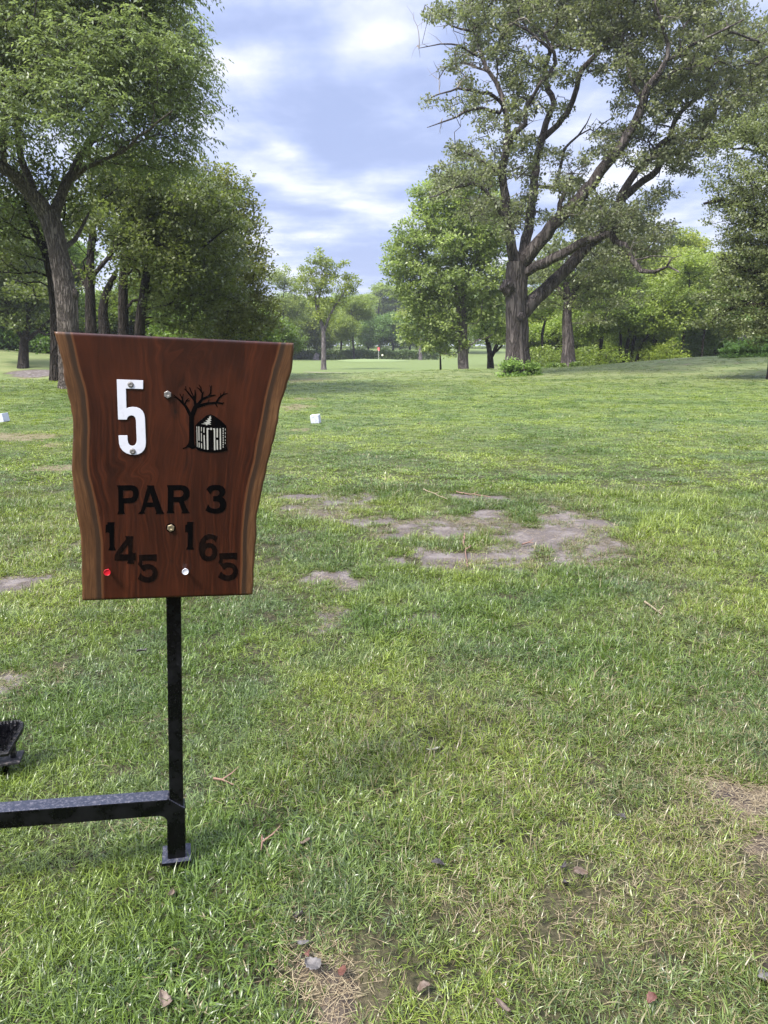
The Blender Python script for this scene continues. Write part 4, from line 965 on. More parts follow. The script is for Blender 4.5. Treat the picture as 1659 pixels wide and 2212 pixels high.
# ---- 2. left group
traced('maple_tree', 'slim dark trunked tree standing directly left of the forked ash', 124, 24.5, [(122, 740), (120, 680), (112, 600), (98, 545), (78, 500), (50, 430)],
       [(60, 470, 90, 80), (120, 400, 100, 70), (20, 560, 60, 60), (0, 400, 80, 90), (60, 620, 40, 40, 27)], M_MAPLE, M_BARK, 11, r0=.21, dens=3, spacing=.5, n_per=45, spread=.5, lsize=.12, tint=(0.76, 0.71, 0.71))
LG = 'dark shade trees standing in the grove behind the ash'
traced('maple_tree', 'upright dark tree nearest to the right of the ash trunk', 197, 33, [(196, 700), (194, 620), (196, 540), (203, 470)],
       [(200, 500, 45, 30, 30), (170, 450, 40, 40, 30), (230, 480, 50, 40, 30), (185, 590, 26, 16, 31), (215, 430, 70, 50), (300, 400, 90, 60), (380, 440, 90, 70), (150, 480, 40, 40, 35), (300, 520, 60, 45), (400, 560, 70, 50), (250, 350, 90, 50)], M_MAPLE, M_BARK, 12, r0=.28, dens=2.2, spacing=.6, n_per=60, spread=.62, lsize=.15, tint=(0.76, 0.71, 0.66), group=None,
       limbs=[(.12, (200, 640), (175, 600), (150, 560)), (.10, (197, 600), (230, 560), (260, 520), (300, 500))])
traced('maple_tree', 'dark tree with a straight trunk, second to the right of the ash trunk', 266, 38, [(266, 700), (266, 600), (272, 520), (285, 460)],
       [(270, 510, 45, 36, 34), (300, 555, 40, 22, 35), (255, 580, 28, 18, 35), (340, 520, 50, 40, 34), (330, 470, 90, 60), (280, 420, 90, 60), (360, 590, 80, 55), (450, 520, 80, 70), (270, 540, 40, 35)], M_MAPLE, M_BARK, 13, r0=.30, dens=1.8, spacing=.65, n_per=60, spread=.66, lsize=.17, tint=(0.71, 0.67, 0.62))
traced('maple_tree', 'dark tree whose trunk leans to the right above the sign', 300, 35, [(302, 700), (312, 620), (324, 550), (340, 490)],
       [(340, 540, 50, 36, 32), (380, 600, 50, 36, 32), (350, 670, 34, 26, 32), (370, 480, 80, 60), (430, 440, 90, 60), (400, 650, 70, 45), (330, 620, 30, 30), (470, 600, 70, 60), (420, 700, 70, 35), (340, 400, 70, 40)], M_MAPLE, M_BARK, 14, r0=.27, dens=2.0, spacing=.62, n_per=60, spread=.64, lsize=.16, tint=(0.71, 0.67, 0.62),
       limbs=[(.1, (318, 590), (370, 560), (430, 540), (480, 500))])
traced('maple_tree', 'stout crooked trunked tree low behind the left half of the sign', 228, 40, [(226, 720), (222, 670), (232, 625), (250, 590)],
       [(240, 590, 30, 25), (270, 640, 25, 20), (170, 620, 30, 20), (235, 520, 40, 20)], M_MAPLE, M_BARK, 15, r0=.34, dens=1.4, spacing=.7, n_per=40, spread=.6, lsize=.16, tint=(0.76, 0.71, 0.66))
traced('maple_tree', 'broad yellow green tree whose crown slopes down to the right of the sign top', 455, 42, [(455, 700), (458, 620), (466, 540), (478, 470)],
       [(500, 400, 38, 40), (475, 440, 60, 50), (530, 440, 32, 45), (520, 500, 55, 50), (545, 550, 40, 55), (500, 590, 85, 60), (545, 640, 55, 50), (570, 690, 38, 45), (490, 690, 90, 50), (400, 470, 60, 60), (420, 390, 60, 40), (560, 480, 16, 25), (450, 560, 60, 50)],
       M_MAPLE, M_BARK, 16, r0=.34, dens=1.6, spacing=.6, n_per=62, spread=.66, lsize=.17, tint=(1.00, 0.84, 0.68), minr=.012)
traced('small_tree', 'low spreading dark branched tree at the far left edge', 50, 52, [(52, 735), (58, 712), (62, 690), (60, 660)],
       [(30, 690, 50, 25), (90, 680, 35, 22), (20, 640, 60, 30), (80, 620, 45, 35), (40, 590, 60, 40), (-30, 660, 40, 50), (-10, 560, 50, 60), (40, 530, 50, 40)], M_MAPLE, M_BARK, 17, r0=.32, dens=1.3, spacing=.75, n_per=70, spread=.85, lsize=.22, tint=(0.71, 0.71, 0.66),
       limbs=[(.17, (55, 735), (38, 715), (22, 690), (15, 665)), (.16, (58, 735), (82, 715), (105, 695), (112, 680)), (.1, (82, 715), (100, 722), (118, 715))], tip=.02)

# ---- 3. the great oak
rng = np.random.RandomState(3); D = 40.
oc_ = lambda cx, cy: (796.3+cx*.52, cy*.52)
def O(cx, cy, d=D): return tuple(W(796.3+cx*.52, cy*.52, d))
sk = Skel(); ox = O(617, 1500)[0]; obase = (ox, D, Hs(ox, D))
pts, rad = flare([obase, O(616, 1420), O(614, 1300), O(612, 1200), O(614, 1140), O(618, 1090)], [.64, .585, .57, .555, .57, .55], k=1.22); sk.limb(pts, rad, .3)
def LB(rad, *pts, st=.4, wob=.03): sk.limb([O(*p) for p in pts], rad, st, wob=wob, rng=rng)
LB([.36, .27, .22, .21, .20, .19, .17, .15, .12, .10, .08, .05], (606, 1110), (598, 1040, 39.8), (580, 950, 39.5), (572, 870, 39.2), (562, 780, 39), (556, 700, 38.8), (568, 630, 38.6), (602, 560, 38.3), (650, 520, 38), (652, 450, 37.8), (690, 390, 37.5), (740, 320, 37.2))
LB([.11, .10, .08, .07, .05, .03], (740, 320, 37.2), (775, 265, 37), (765, 220, 36.8), (720, 165, 36.5), (660, 125, 36.3), (600, 95, 36))
LB([.16, .15, .13, .12, .10, .09, .07, .05, .03], (556, 690, 38.8), (575, 560, 39), (572, 480, 39.2), (555, 400, 39.4), (530, 340, 39.6), (490, 280, 39.8), (455, 190, 40), (430, 90, 40.2), (415, -20, 40.4))
LB([.09, .08, .07, .055, .04, .02], (560, 440, 39.2), (520, 400, 38.6), (470, 385, 38), (400, 370, 37.5), (340, 380, 37), (260, 405, 36.6))
LB([.08, .07, .06, .045, .03, .015], (545, 470, 39.3), (470, 452, 38.8), (400, 465, 38.4), (345, 495, 38), (300, 510, 37.7), (243, 530, 37.4))
LB([.07, .055, .045, .03, .015], (468, 240, 39.9), (430, 225, 39.6), (380, 198, 39.2), (300, 185, 38.8), (210, 200, 38.4))
LB([.06, .045, .035, .025, .012], (432, 130, 40.1), (380, 118, 40), (345, 108, 40), (285, 60, 39.8), (235, 20, 39.6))
LB([.06, .05, .04, .03, .02], (500, 300, 39.7), (430, 270, 40.5), (370, 262, 41), (320, 280, 41.3), (290, 330, 41.5))
LB([.30, .25, .22, .20, .18, .16, .14, .12, .10, .07, .04], (640, 1080), (660, 960, 40.6), (680, 840, 41), (690, 710, 41.3), (712, 610, 41.5), (738, 510, 41.8), (765, 430, 42), (745, 370, 42.2), (730, 290, 42.3), (760, 200, 42.4), (790, 80, 42.5))
LB([.16, .15, .14, .13, .12, .09, .07, .05, .03], (730, 570, 41.6), (780, 520, 41.3), (830, 465, 41), (868, 370, 40.8), (882, 285, 40.6), (935, 235, 40.4), (990, 180, 40.2), (1022, 100, 40), (1040, -20, 40))
LB([.36, .33, .31, .29, .27, .25, .23, .21, .19, .17, .13, .10, .07, .04], (640, 1100), (690, 1030, 39.5), (760, 940, 39), (850, 850, 38.5), (930, 760, 38), (1000, 665, 37.5), (1060, 590, 37.2), (1105, 510, 37), (1140, 440, 36.6), (1158, 365, 36.3), (1210, 300, 36), (1245, 235, 35.8), (1230, 130, 35.6), (1190, 20, 35.5))
LB([.13, .11, .09, .07, .05, .03], (1142, 420, 36.5), (1090, 330, 37), (1075, 230, 37.4), (1050, 150, 37.8), (1090, 60, 38), (1120, -30, 38))
LB([.40, .36, .33, .31, .28, .25, .23, .21, .19, .16, .13, .11, .08, .05], (650, 1290), (700, 1235, 40.3), (760, 1180, 40.6), (830, 1110, 41), (900, 1030, 41.3), (970, 975, 41.6), (1015, 890, 42), (1060, 820, 42.2), (1115, 765, 42.4), (1195, 705, 42.6), (1235, 610, 42.8), (1300, 565, 43), (1400, 535, 43.2), (1520, 480, 43.4))
LB([.26, .24, .22, .20, .17, .13], (635, 1140), (700, 1105, 39.4), (790, 1062, 38.6), (880, 1010, 38), (960, 985, 37.5), (1020, 960, 37))
LB([.17, .15, .14, .12, .09, .06, .03], (1010, 975, 37.1), (1065, 1020, 36.8), (1098, 1075, 36.5), (1130, 1120, 36.3), (1190, 1135, 36), (1240, 1103, 35.8), (1290, 1130, 35.6), wob=.05)
LB([.24, .21, .18, .15, .12, .09, .06, .03], (1000, 930, 41.8), (1040, 840, 40.5), (1090, 740, 40), (1180, 640, 39.5), (1250, 570, 39), (1370, 575, 38.6), (1450, 590, 38.3), (1520, 620, 38))
LB([.14, .13, .12, .11, .07], (760, 945, 39), (790, 900, 38.6), (795, 845, 38.4), (825, 780, 38.3), (848, 718, 38.2))
LB([.09, .08, .07, .05, .03, .015], (770, 780, 41), (800, 690, 40.6), (815, 620, 40.3), (868, 565, 40), (905, 510, 39.8), (925, 470, 39.6))
LB([.12, .10, .08, .06, .04, .02], (590, 960, 39.5), (530, 850, 38.6), (460, 770, 38), (400, 770, 37.5), (330, 790, 37), (250, 820, 36.6))
LB([.10, .08, .06, .04, .02], (562, 740, 38.9), (500, 690, 38.4), (440, 650, 38), (380, 630, 37.6), (330, 610, 37.3))
LB([.11, .09, .07, .05, .03], (1235, 610, 42.8), (1290, 470, 42.5), (1400, 380, 42), (1500, 330, 41.6), (1620, 330, 41.2))
LB([.08, .06, .05, .03], (1240, 250, 35.8), (1330, 190, 35.5), (1430, 140, 35.2), (1560, 80, 35))
for (s0, s1, s2) in (((1100, 1080, 36.5), (1180, 1065, 36), (1270, 1070, 35.8)), ((900, 1030, 41.3), (980, 1085, 40), (1060, 1080, 39)), ((1240, 1103, 35.8), (1260, 1075, 35.6), (1300, 1060, 35.5))):
    LB([.05, .03, .015], s0, s1, s2)
ob = [(300, 60, 60, 45), (420, 40, 100, 60), (470, 120, 90, 50), (620, 60, 110, 90), (700, 20, 100, 60), (800, 60, 130, 100), (1000, 80, 130, 100), (1180, 80, 120, 100), (1330, 40, 90, 60), (1400, 140, 130, 90), (1550, 110, 80, 60), (1490, 30, 70, 35), (1600, 350, 90, 65), (1450, 320, 140, 80), (1330, 230, 120, 70), (1520, 440, 130, 55), (1250, 380, 110, 60), (1050, 200, 95, 55), (1600, 480, 70, 40),
      (350, 280, 55, 45), (420, 345, 70, 32), (258, 425, 48, 28), (350, 428, 60, 26), (465, 430, 55, 35), (500, 520, 60, 50), (440, 205, 70, 55), (540, 200, 70, 70), (600, 340, 60, 80), (650, 250, 70, 55), (700, 320, 50, 35), (600, 450, 60, 50),
      (400, 630, 85, 50), (350, 740, 105, 50), (480, 720, 90, 60), (300, 790, 75, 28), (480, 850, 110, 35), (600, 900, 100, 50), (640, 840, 60, 45), (560, 960, 55, 35), (660, 600, 40, 60), (450, 900, 80, 30),
      (960, 570, 70, 40), (990, 300, 50, 32), (1000, 630, 80, 45), (1100, 560, 100, 45), (1250, 640, 110, 50), (1350, 560, 110, 50), (1150, 660, 80, 45), (820, 320, 50, 40), (930, 290, 40, 30),
      (900, 870, 100, 60), (1000, 900, 100, 55), (830, 760, 85, 42), (1100, 900, 110, 60), (1190, 965, 100, 50), (1050, 1000, 95, 50), (1000, 1060, 100, 42), (1150, 1045, 75, 30), (900, 960, 80, 42), (700, 780, 50, 40), (780, 640, 50, 35), (1300, 700, 80, 38), (1230, 1010, 60, 25), (930, 1130, 60, 25), (1000, 790, 70, 40), (1190, 830, 70, 40), (730, 900, 60, 35),
      (880, 180, 90, 60), (960, 130, 80, 60), (1110, 330, 80, 60), (1060, 430, 60, 40), (1090, 250, 70, 50), (760, 300, 60, 40), (680, 430, 50, 40), (650, 700, 50, 50), (590, 620, 50, 60), (900, 660, 60, 35), (860, 770, 60, 40), (1180, 300, 90, 60), (1290, 320, 100, 60), (1200, 470, 90, 45), (1390, 480, 90, 45), (800, 450, 50, 35), (620, 480, 45, 50), (720, 620, 40, 50), (1300, 640, 90, 45), (1400, 640, 60, 30), (1240, 790, 60, 30), (1480, 560, 90, 40), (1560, 540, 90, 50), (1640, 580, 60, 50), (1420, 620, 60, 28), (1560, 200, 80, 50), (1620, 240, 70, 50), (420, 450, 60, 30), (520, 620, 50, 40), (600, -110, 200, 90), (1000, -120, 250, 110), (1350, -100, 200, 100), (1700, 200, 120, 150), (1720, 420, 110, 90)]
ob2 = []
for q in ob:
    x_, y_ = oc_(q[0], q[1]); near = rng.uniform(-1, 1)
    for k_, dd_o in enumerate((-2.9, .2, 3.2)): ob2.append((x_+rng.normal(0, 5), y_+rng.normal(0, 4), q[2]*.47, q[3]*.46, D-.3+near+dd_o))
at = thin(blob_pts(ob2, 7.5, rng, D), .40, rng); print('oak attractors', len(at))
tips = sk.grow(at, rng, step=.42, w=.12, up=.05, gn=.34, minz=obase[2]+5)
keep = [q for q in tips if rng.rand() < .93]
lv = cluster_leaves(keep, 44, .36, .15, rng, obase, flat=.55, aspect=.62)
oak, otr, ocr = build_tree('oak_tree', 'massive old oak with a thick forked trunk and long bare crooked limbs', obase, sk, tips, rng, M_OAK, M_BARK_OAK, lv, minr=.008, rough=.03, tip=.012, big=28)
burl(oak, obase, O(575, 1195, 39.55), .34, 5, M_BARK_OAK, (1, .8, 1.2)); burl(oak, obase, O(636, 1315, 39.4), .22, 6, M_BARK_OAK); burl(oak, obase, O(590, 1180, 39.3), .16, 7, M_BARK_OAK)
# bare dead twigs among the oak's foliage
sk2 = Skel()
for i in range(90):
    if i < 60:
        ch = sk.chains[rng.randint(1, 18)]; j = ch[rng.randint(len(ch)//3, len(ch))]; p = np.array(sk.P[j])
    else: p = np.array(O(*[(850, 720, 38.2), (1300, 600, 38.5), (800, 900, 38.4), (1340, 560, 38.5)][i % 4]))
    v = rng.normal(0, 1, 3); v[2] = abs(v[2])*.6; v /= np.linalg.norm(v); L = rng.uniform(.8, 2.0)
    q = [p]; 
    for k in range(5): v = v+rng.normal(0, .28, 3); v /= np.linalg.norm(v); q.append(q[-1]+v*L/5)
    sk2.limb(q, [.024, .020, .016, .013, .009, .005], .4, attach=False)
    for _ in range(2):
        k = rng.randint(1, 5); v2 = v+rng.normal(0, .7, 3); v2 /= np.linalg.norm(v2); sk2.limb([q[k], q[k]+v2*L*.2+rng.normal(0, .05, 3), q[k]+v2*L*.45], [.011, .008, .004], .3, attach=False)
sk2.R = np.array(sk2.rm); V, Fq = sk2.tubes(obase, 0)
om = otr.data; V0 = np.zeros(len(om.vertices)*3); om.vertices.foreach_get('co', V0); V0 = V0.reshape(-1, 3); F0 = np.zeros(len(om.loops), int); om.loops.foreach_get('vertex_index', F0); F0 = F0.reshape(-1, 4)
otr.data = mesh_np('trunk', np.concatenate([V0, V]), [np.concatenate([F0, Fq+len(V0)])], [M_BARK_OAK, M_DEADW], True)
mi = np.zeros(len(F0)+len(Fq), np.int32); mi[len(F0):] = 1; otr.data.polygons.foreach_set('material_index', mi); bpy.data.meshes.remove(om)

# ---- 4. trees beside and behind the oak
traced('maple_tree', 'tall fresh green tree with twin dark trunks left of the great oak', 1004, 62, [(1003, 740), (1002, 680), (1000, 600), (998, 520), (1000, 450)],
       [(960, 420, 50, 40), (1010, 400, 60, 40), (930, 460, 45, 40), (880, 510, 38, 40), (865, 560, 40, 40), (900, 590, 60, 45), (960, 520, 70, 60), (1030, 500, 60, 70), (1070, 580, 40, 60), (1000, 610, 80, 45), (930, 650, 55, 32), (890, 690, 34, 34), (960, 700, 45, 35), (1040, 680, 40, 30), (875, 720, 22, 22), (920, 735, 38, 22), (940, 420, 50, 30), (1060, 470, 55, 60), (1085, 690, 35, 50), (850, 620, 20, 20), (980, 745, 40, 20), (900, 640, 50, 30), (850, 590, 20, 24), (840, 530, 14, 12), (1070, 640, 28, 28)],
       M_MAPLE, M_BARK_PALE, 21, r0=.30, dens=.75, spacing=.75, n_per=72, spread=.85, lsize=.24, tint=(1.5, 1.45, 1.5), minr=.015, dz=None, tip=.016,
       limbs=[(.30, (996, 800), (996, 740), (992, 680), (985, 620), (975, 560)), (.12, (1000, 640), (960, 600), (920, 560), (900, 530)), (.10, (1000, 600), (1040, 560), (1060, 520))])
traced('small_tree', 'thin young sapling standing in front of the twin trunked tree', 952, 66, [(951, 770), (950, 745), (949, 720)],
       [(950, 715, 22, 22), (945, 740, 20, 18), (958, 755, 20, 13), (952, 690, 13, 13)], M_GEN, M_BARK, 22, r0=.085, dens=2.4, spacing=.5, n_per=60, spread=.5, lsize=.2, tint=(.85, .95, .7))
traced('maple_tree', 'tree branching low in a V just left of the great oak trunk', 1060, 70, [(1058, 765), (1052, 735), (1040, 700)],
       [(1050, 690, 45, 30), (1080, 700, 30, 35), (1030, 720, 28, 20), (1075, 655, 30, 30), (1105, 720, 25, 25)], M_MAPLE, M_BARK, 23, r0=.32, dens=.8, spacing=.9, n_per=60, spread=.9, lsize=.25, tint=(.85, .95, .75), limbs=[(.2, (1062, 770), (1072, 745), (1082, 715), (1088, 690)), (.16, (1060, 765), (1075, 758), (1090, 740))], tip=.02)
traced('oak_tree', 'second thick grey trunked oak standing behind the great oak', 1227, 58, [(1227, 740), (1224, 690), (1226, 650), (1222, 610)],
       [(1190, 590, 60, 30), (1260, 590, 70, 30), (1230, 540, 80, 35), (1330, 560, 70, 30), (1310, 610, 80, 25), (1170, 640, 50, 25), (1270, 650, 50, 22), (1350, 490, 60, 45), (1270, 470, 60, 40), (1400, 540, 40, 30), (1330, 650, 60, 22), (1290, 690, 40, 18)], M_OAK, M_BARK_OAK, 24, r0=.52, dens=.9, spacing=.75, n_per=60, spread=.75, lsize=.2, tint=(1.0, 1.05, .9), minr=.015, wgt=.2,
       limbs=[(.25, (1226, 660), (1250, 610), (1290, 570), (1340, 530)), (.22, (1224, 650), (1195, 610), (1170, 570))])
traced('dark_tree', 'large dense dark green tree filling the right edge of the view', 1674, 33, [(1678, 740), (1680, 680), (1690, 580), (1690, 480), (1680, 380)],
       [(1640, 420, 80, 60), (1600, 470, 60, 50), (1560, 440, 38, 22), (1530, 465, 26, 12), (1640, 520, 80, 60), (1580, 560, 45, 40), (1620, 620, 60, 50), (1570, 640, 40, 36), (1550, 690, 42, 30), (1600, 700, 60, 40), (1650, 700, 60, 45), (1520, 700, 25, 16), (1560, 590, 34, 28), (1640, 330, 60, 40), (1590, 380, 50, 32), (1560, 350, 28, 16), (1700, 500, 90, 150), (1545, 520, 22, 15), (1720, 650, 80, 90), (1600, 310, 40, 20), (1640, 270, 50, 40), (1590, 270, 40, 26), (1560, 310, 28, 20), (1535, 400, 26, 16), (1520, 360, 20, 12), (1575, 420, 40, 24), (1540, 660, 26, 22), (1505, 640, 18, 14)],
       M_OAK, M_BARK, 25, r0=.30, dens=3.2, spacing=.46, n_per=75, spread=.46, lsize=.105, tint=(1.0, 1.05, .85), minr=.008,
       limbs=[(.14, (1655, 470), (1610, 440), (1560, 430), (1520, 440)), (.13, (1660, 600), (1610, 580), (1560, 560)), (.12, (1660, 660), (1600, 660), (1540, 690))])
traced('fairway_tree', 'young pale trunked light green tree standing alone on the fairway', 699, 95, [(699, 740), (698, 712), (692, 690), (684, 665), (682, 640)],
       [(690, 560, 22, 22), (710, 580, 24, 20), (670, 590, 24, 22), (745, 575, 14, 14), (765, 605, 20, 16), (745, 625, 26, 16), (720, 610, 24, 18), (690, 615, 26, 18), (660, 625, 22, 16), (650, 600, 12, 10), (685, 645, 26, 14), (735, 650, 22, 12), (715, 655, 18, 12), (700, 685, 22, 14), (722, 695, 12, 10)], M_GEN, M_BARK_PALE, 26, r0=.32, dens=.8, spacing=.7, n_per=52, spread=.7, lsize=.24, tint=(1.25, 1.2, .75), minr=.02,
       limbs=[(.2, (699, 718), (708, 692), (718, 670), (735, 645), (752, 620)), (.12, (688, 680), (690, 640), (700, 600), (705, 570))], tip=.02, wgt=.2)

# ---- 5. background trees: six kinds, copied
def generic(name, seed, h, rx, rz, trunk_f=.3, r0=.22, leafm=M_GEN, barkm=M_BARK, dens=.5, lsize=.27, n_per=62, spread=.80, multi=1, lean=.05, wide=0.):
    rng = np.random.RandomState(seed); sk = Skel()
    for q in range(multi):
        a = q*2.4; off = .25*(multi > 1); lx, ly = rng.normal(0, lean, 2)
        if multi > 1: lx += .28*math.cos(a); ly += .28*math.sin(a)
        pts = [(off*math.cos(a), off*math.sin(a), 0)]+[(off*math.cos(a)+lx*h*f*(.5+f)+rng.normal(0, .12), off*math.sin(a)+ly*h*f*(.5+f)+rng.normal(0, .12), h*f) for f in (.15, .3, .45, .6, .78)]
        p2, r2 = flare(pts, [r0/multi**.4*(1-.8*i/5) for i in range(6)], k=1.3); sk.limb(p2, r2, .6, attach=False)
    blobs = []; cz = h*(trunk_f+(1-trunk_f)*.5)
    P = []
    for _ in range(15):
        u = rng.normal(0, 1, 3); u /= np.linalg.norm(u); u *= rng.uniform(.45, .85); c = np.array([0, 0, cz])+u*np.array([rx, rx, h*(1-trunk_f)/2]); s_ = rng.uniform(.26, .5)*rx
        n = int(4.19*s_**3*.7*dens*6); w_ = rng.normal(0, 1, (n, 3)); w_ /= np.linalg.norm(w_, axis=1)[:, None]; w_ *= (rng.rand(n)**.4)[:, None]*s_; w_[:, 2] *= .7; P.append(c+w_)
    P = thin(np.concatenate(P), .52, rng); P = P[P[:, 2] > h*trunk_f*.6]
    tips = sk.grow(P, rng, step=.9, w=.3, up=.1, gn=.2, minz=h*trunk_f*.5); sk.radii(.02)
    V, Fq = sk.tubes((0, 0, 0), .03, 0, None, 10); tm = mesh_np(name+'_trunk', V, [Fq], [barkm], True)
    V, F_, v = cluster_leaves(tips, n_per, spread, lsize, rng, (0, 0, 0), aspect=.65); cm = mesh_np(name+'_crown', V, [F_], [leafm]); fattr(cm, 'v', v)
    print(name, len(tips), len(F_)); return (h, tm, cm)
KIND = {'round': generic('round_tree', 101, 14, 5.6, 5, .28), 'tall': generic('tall_tree', 102, 18, 4.6, 6, .34, lean=.02), 'multi': generic('multi_trunk_tree', 103, 12, 5.8, 4, .25, multi=3, r0=.3),
        'bushy': generic('bushy_tree', 104, 8, 4.4, 4, .10, r0=.15), 'thin': generic('thin_tree', 105, 15, 3.6, 5, .36, r0=.16, dens=.4, n_per=45), 'shrub': generic('shrub', 106, 2.6, 2.0, 1.5, .02, r0=.05, dens=3, spread=.55, lsize=.16, n_per=34)}
KN = {'round': 'round_tree', 'tall': 'tall_tree', 'multi': 'multi_trunk_tree', 'bushy': 'bushy_tree', 'thin': 'thin_tree', 'shrub': 'shrub'}
rk = np.random.RandomState(9)
used_k = {}
def place(kind, px, d, toppy, label, tint=(1, 1, 1), wide=1., group=None, rot=None):
    h, tm, cm = KIND[kind]; b = G(px, d); top = W(px, toppy, d).z; s = max(.15, (top-b.z)/h/.90)
    t_ = thing(KN[kind], label, 'bush' if kind == 'shrub' else 'tree', tuple(b), group)
    t_.scale = (s*wide, s*wide, s); t_.rotation_euler = (0, 0, rk.rand()*6.28 if rot is None else rot)
    if kind not in used_k:
        used_k[kind] = (link('trunk', tm, t_), link('crown', cm, t_)); c = used_k[kind][1]
    else:
        a, b2 = used_k[kind]; q = a.copy(); COL.objects.link(q); q.parent = t_; c = b2.copy(); COL.objects.link(c); c.parent = t_
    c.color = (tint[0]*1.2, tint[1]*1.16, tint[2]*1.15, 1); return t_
GL = 'shade trees standing behind the grove at the left'; GM = 'trees on the far side of the putting green'; GR = 'woodland trees behind the mound at the right'
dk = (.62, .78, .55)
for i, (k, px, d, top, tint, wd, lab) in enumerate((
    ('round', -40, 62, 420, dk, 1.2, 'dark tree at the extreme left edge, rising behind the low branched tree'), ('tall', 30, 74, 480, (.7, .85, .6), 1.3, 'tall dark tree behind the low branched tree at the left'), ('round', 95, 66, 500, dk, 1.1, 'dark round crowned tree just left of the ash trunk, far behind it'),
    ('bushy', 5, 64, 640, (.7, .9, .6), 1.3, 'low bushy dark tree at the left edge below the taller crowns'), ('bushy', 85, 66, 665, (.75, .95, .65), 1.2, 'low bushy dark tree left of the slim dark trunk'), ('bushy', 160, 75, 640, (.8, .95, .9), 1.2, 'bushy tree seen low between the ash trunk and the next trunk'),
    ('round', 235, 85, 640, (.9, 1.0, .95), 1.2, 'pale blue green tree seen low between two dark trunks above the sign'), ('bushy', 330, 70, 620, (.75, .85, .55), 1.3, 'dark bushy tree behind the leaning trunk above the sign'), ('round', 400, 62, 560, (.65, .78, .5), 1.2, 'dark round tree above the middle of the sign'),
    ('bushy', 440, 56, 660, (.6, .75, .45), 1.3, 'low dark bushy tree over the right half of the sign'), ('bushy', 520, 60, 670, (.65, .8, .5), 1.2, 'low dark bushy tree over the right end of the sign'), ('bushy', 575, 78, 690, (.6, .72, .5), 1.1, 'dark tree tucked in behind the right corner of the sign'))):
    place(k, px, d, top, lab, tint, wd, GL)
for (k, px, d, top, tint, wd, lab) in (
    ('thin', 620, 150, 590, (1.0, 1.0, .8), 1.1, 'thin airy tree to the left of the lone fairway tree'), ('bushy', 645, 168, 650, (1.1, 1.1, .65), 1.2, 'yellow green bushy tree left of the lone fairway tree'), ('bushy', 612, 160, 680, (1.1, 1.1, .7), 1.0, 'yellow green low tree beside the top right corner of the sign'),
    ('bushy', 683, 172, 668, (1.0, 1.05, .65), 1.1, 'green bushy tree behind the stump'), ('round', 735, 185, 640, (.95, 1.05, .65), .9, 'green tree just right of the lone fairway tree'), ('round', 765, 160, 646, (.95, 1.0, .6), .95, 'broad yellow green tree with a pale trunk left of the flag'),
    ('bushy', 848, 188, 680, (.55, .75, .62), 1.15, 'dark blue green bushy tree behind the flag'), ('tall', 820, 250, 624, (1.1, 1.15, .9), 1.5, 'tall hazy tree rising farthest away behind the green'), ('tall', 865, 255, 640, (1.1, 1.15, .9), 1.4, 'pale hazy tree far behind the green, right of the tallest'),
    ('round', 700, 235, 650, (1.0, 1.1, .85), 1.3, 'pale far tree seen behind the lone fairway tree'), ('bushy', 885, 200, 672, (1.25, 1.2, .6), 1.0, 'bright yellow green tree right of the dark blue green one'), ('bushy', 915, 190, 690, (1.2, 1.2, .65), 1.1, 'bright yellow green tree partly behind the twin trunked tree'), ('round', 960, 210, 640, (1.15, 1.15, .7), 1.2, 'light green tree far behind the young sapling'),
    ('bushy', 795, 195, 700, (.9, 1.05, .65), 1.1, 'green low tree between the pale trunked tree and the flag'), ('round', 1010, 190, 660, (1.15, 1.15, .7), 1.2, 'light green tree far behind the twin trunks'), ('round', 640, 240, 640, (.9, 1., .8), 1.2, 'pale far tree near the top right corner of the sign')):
    place(k, px, d, top, lab, tint, wd, GM)
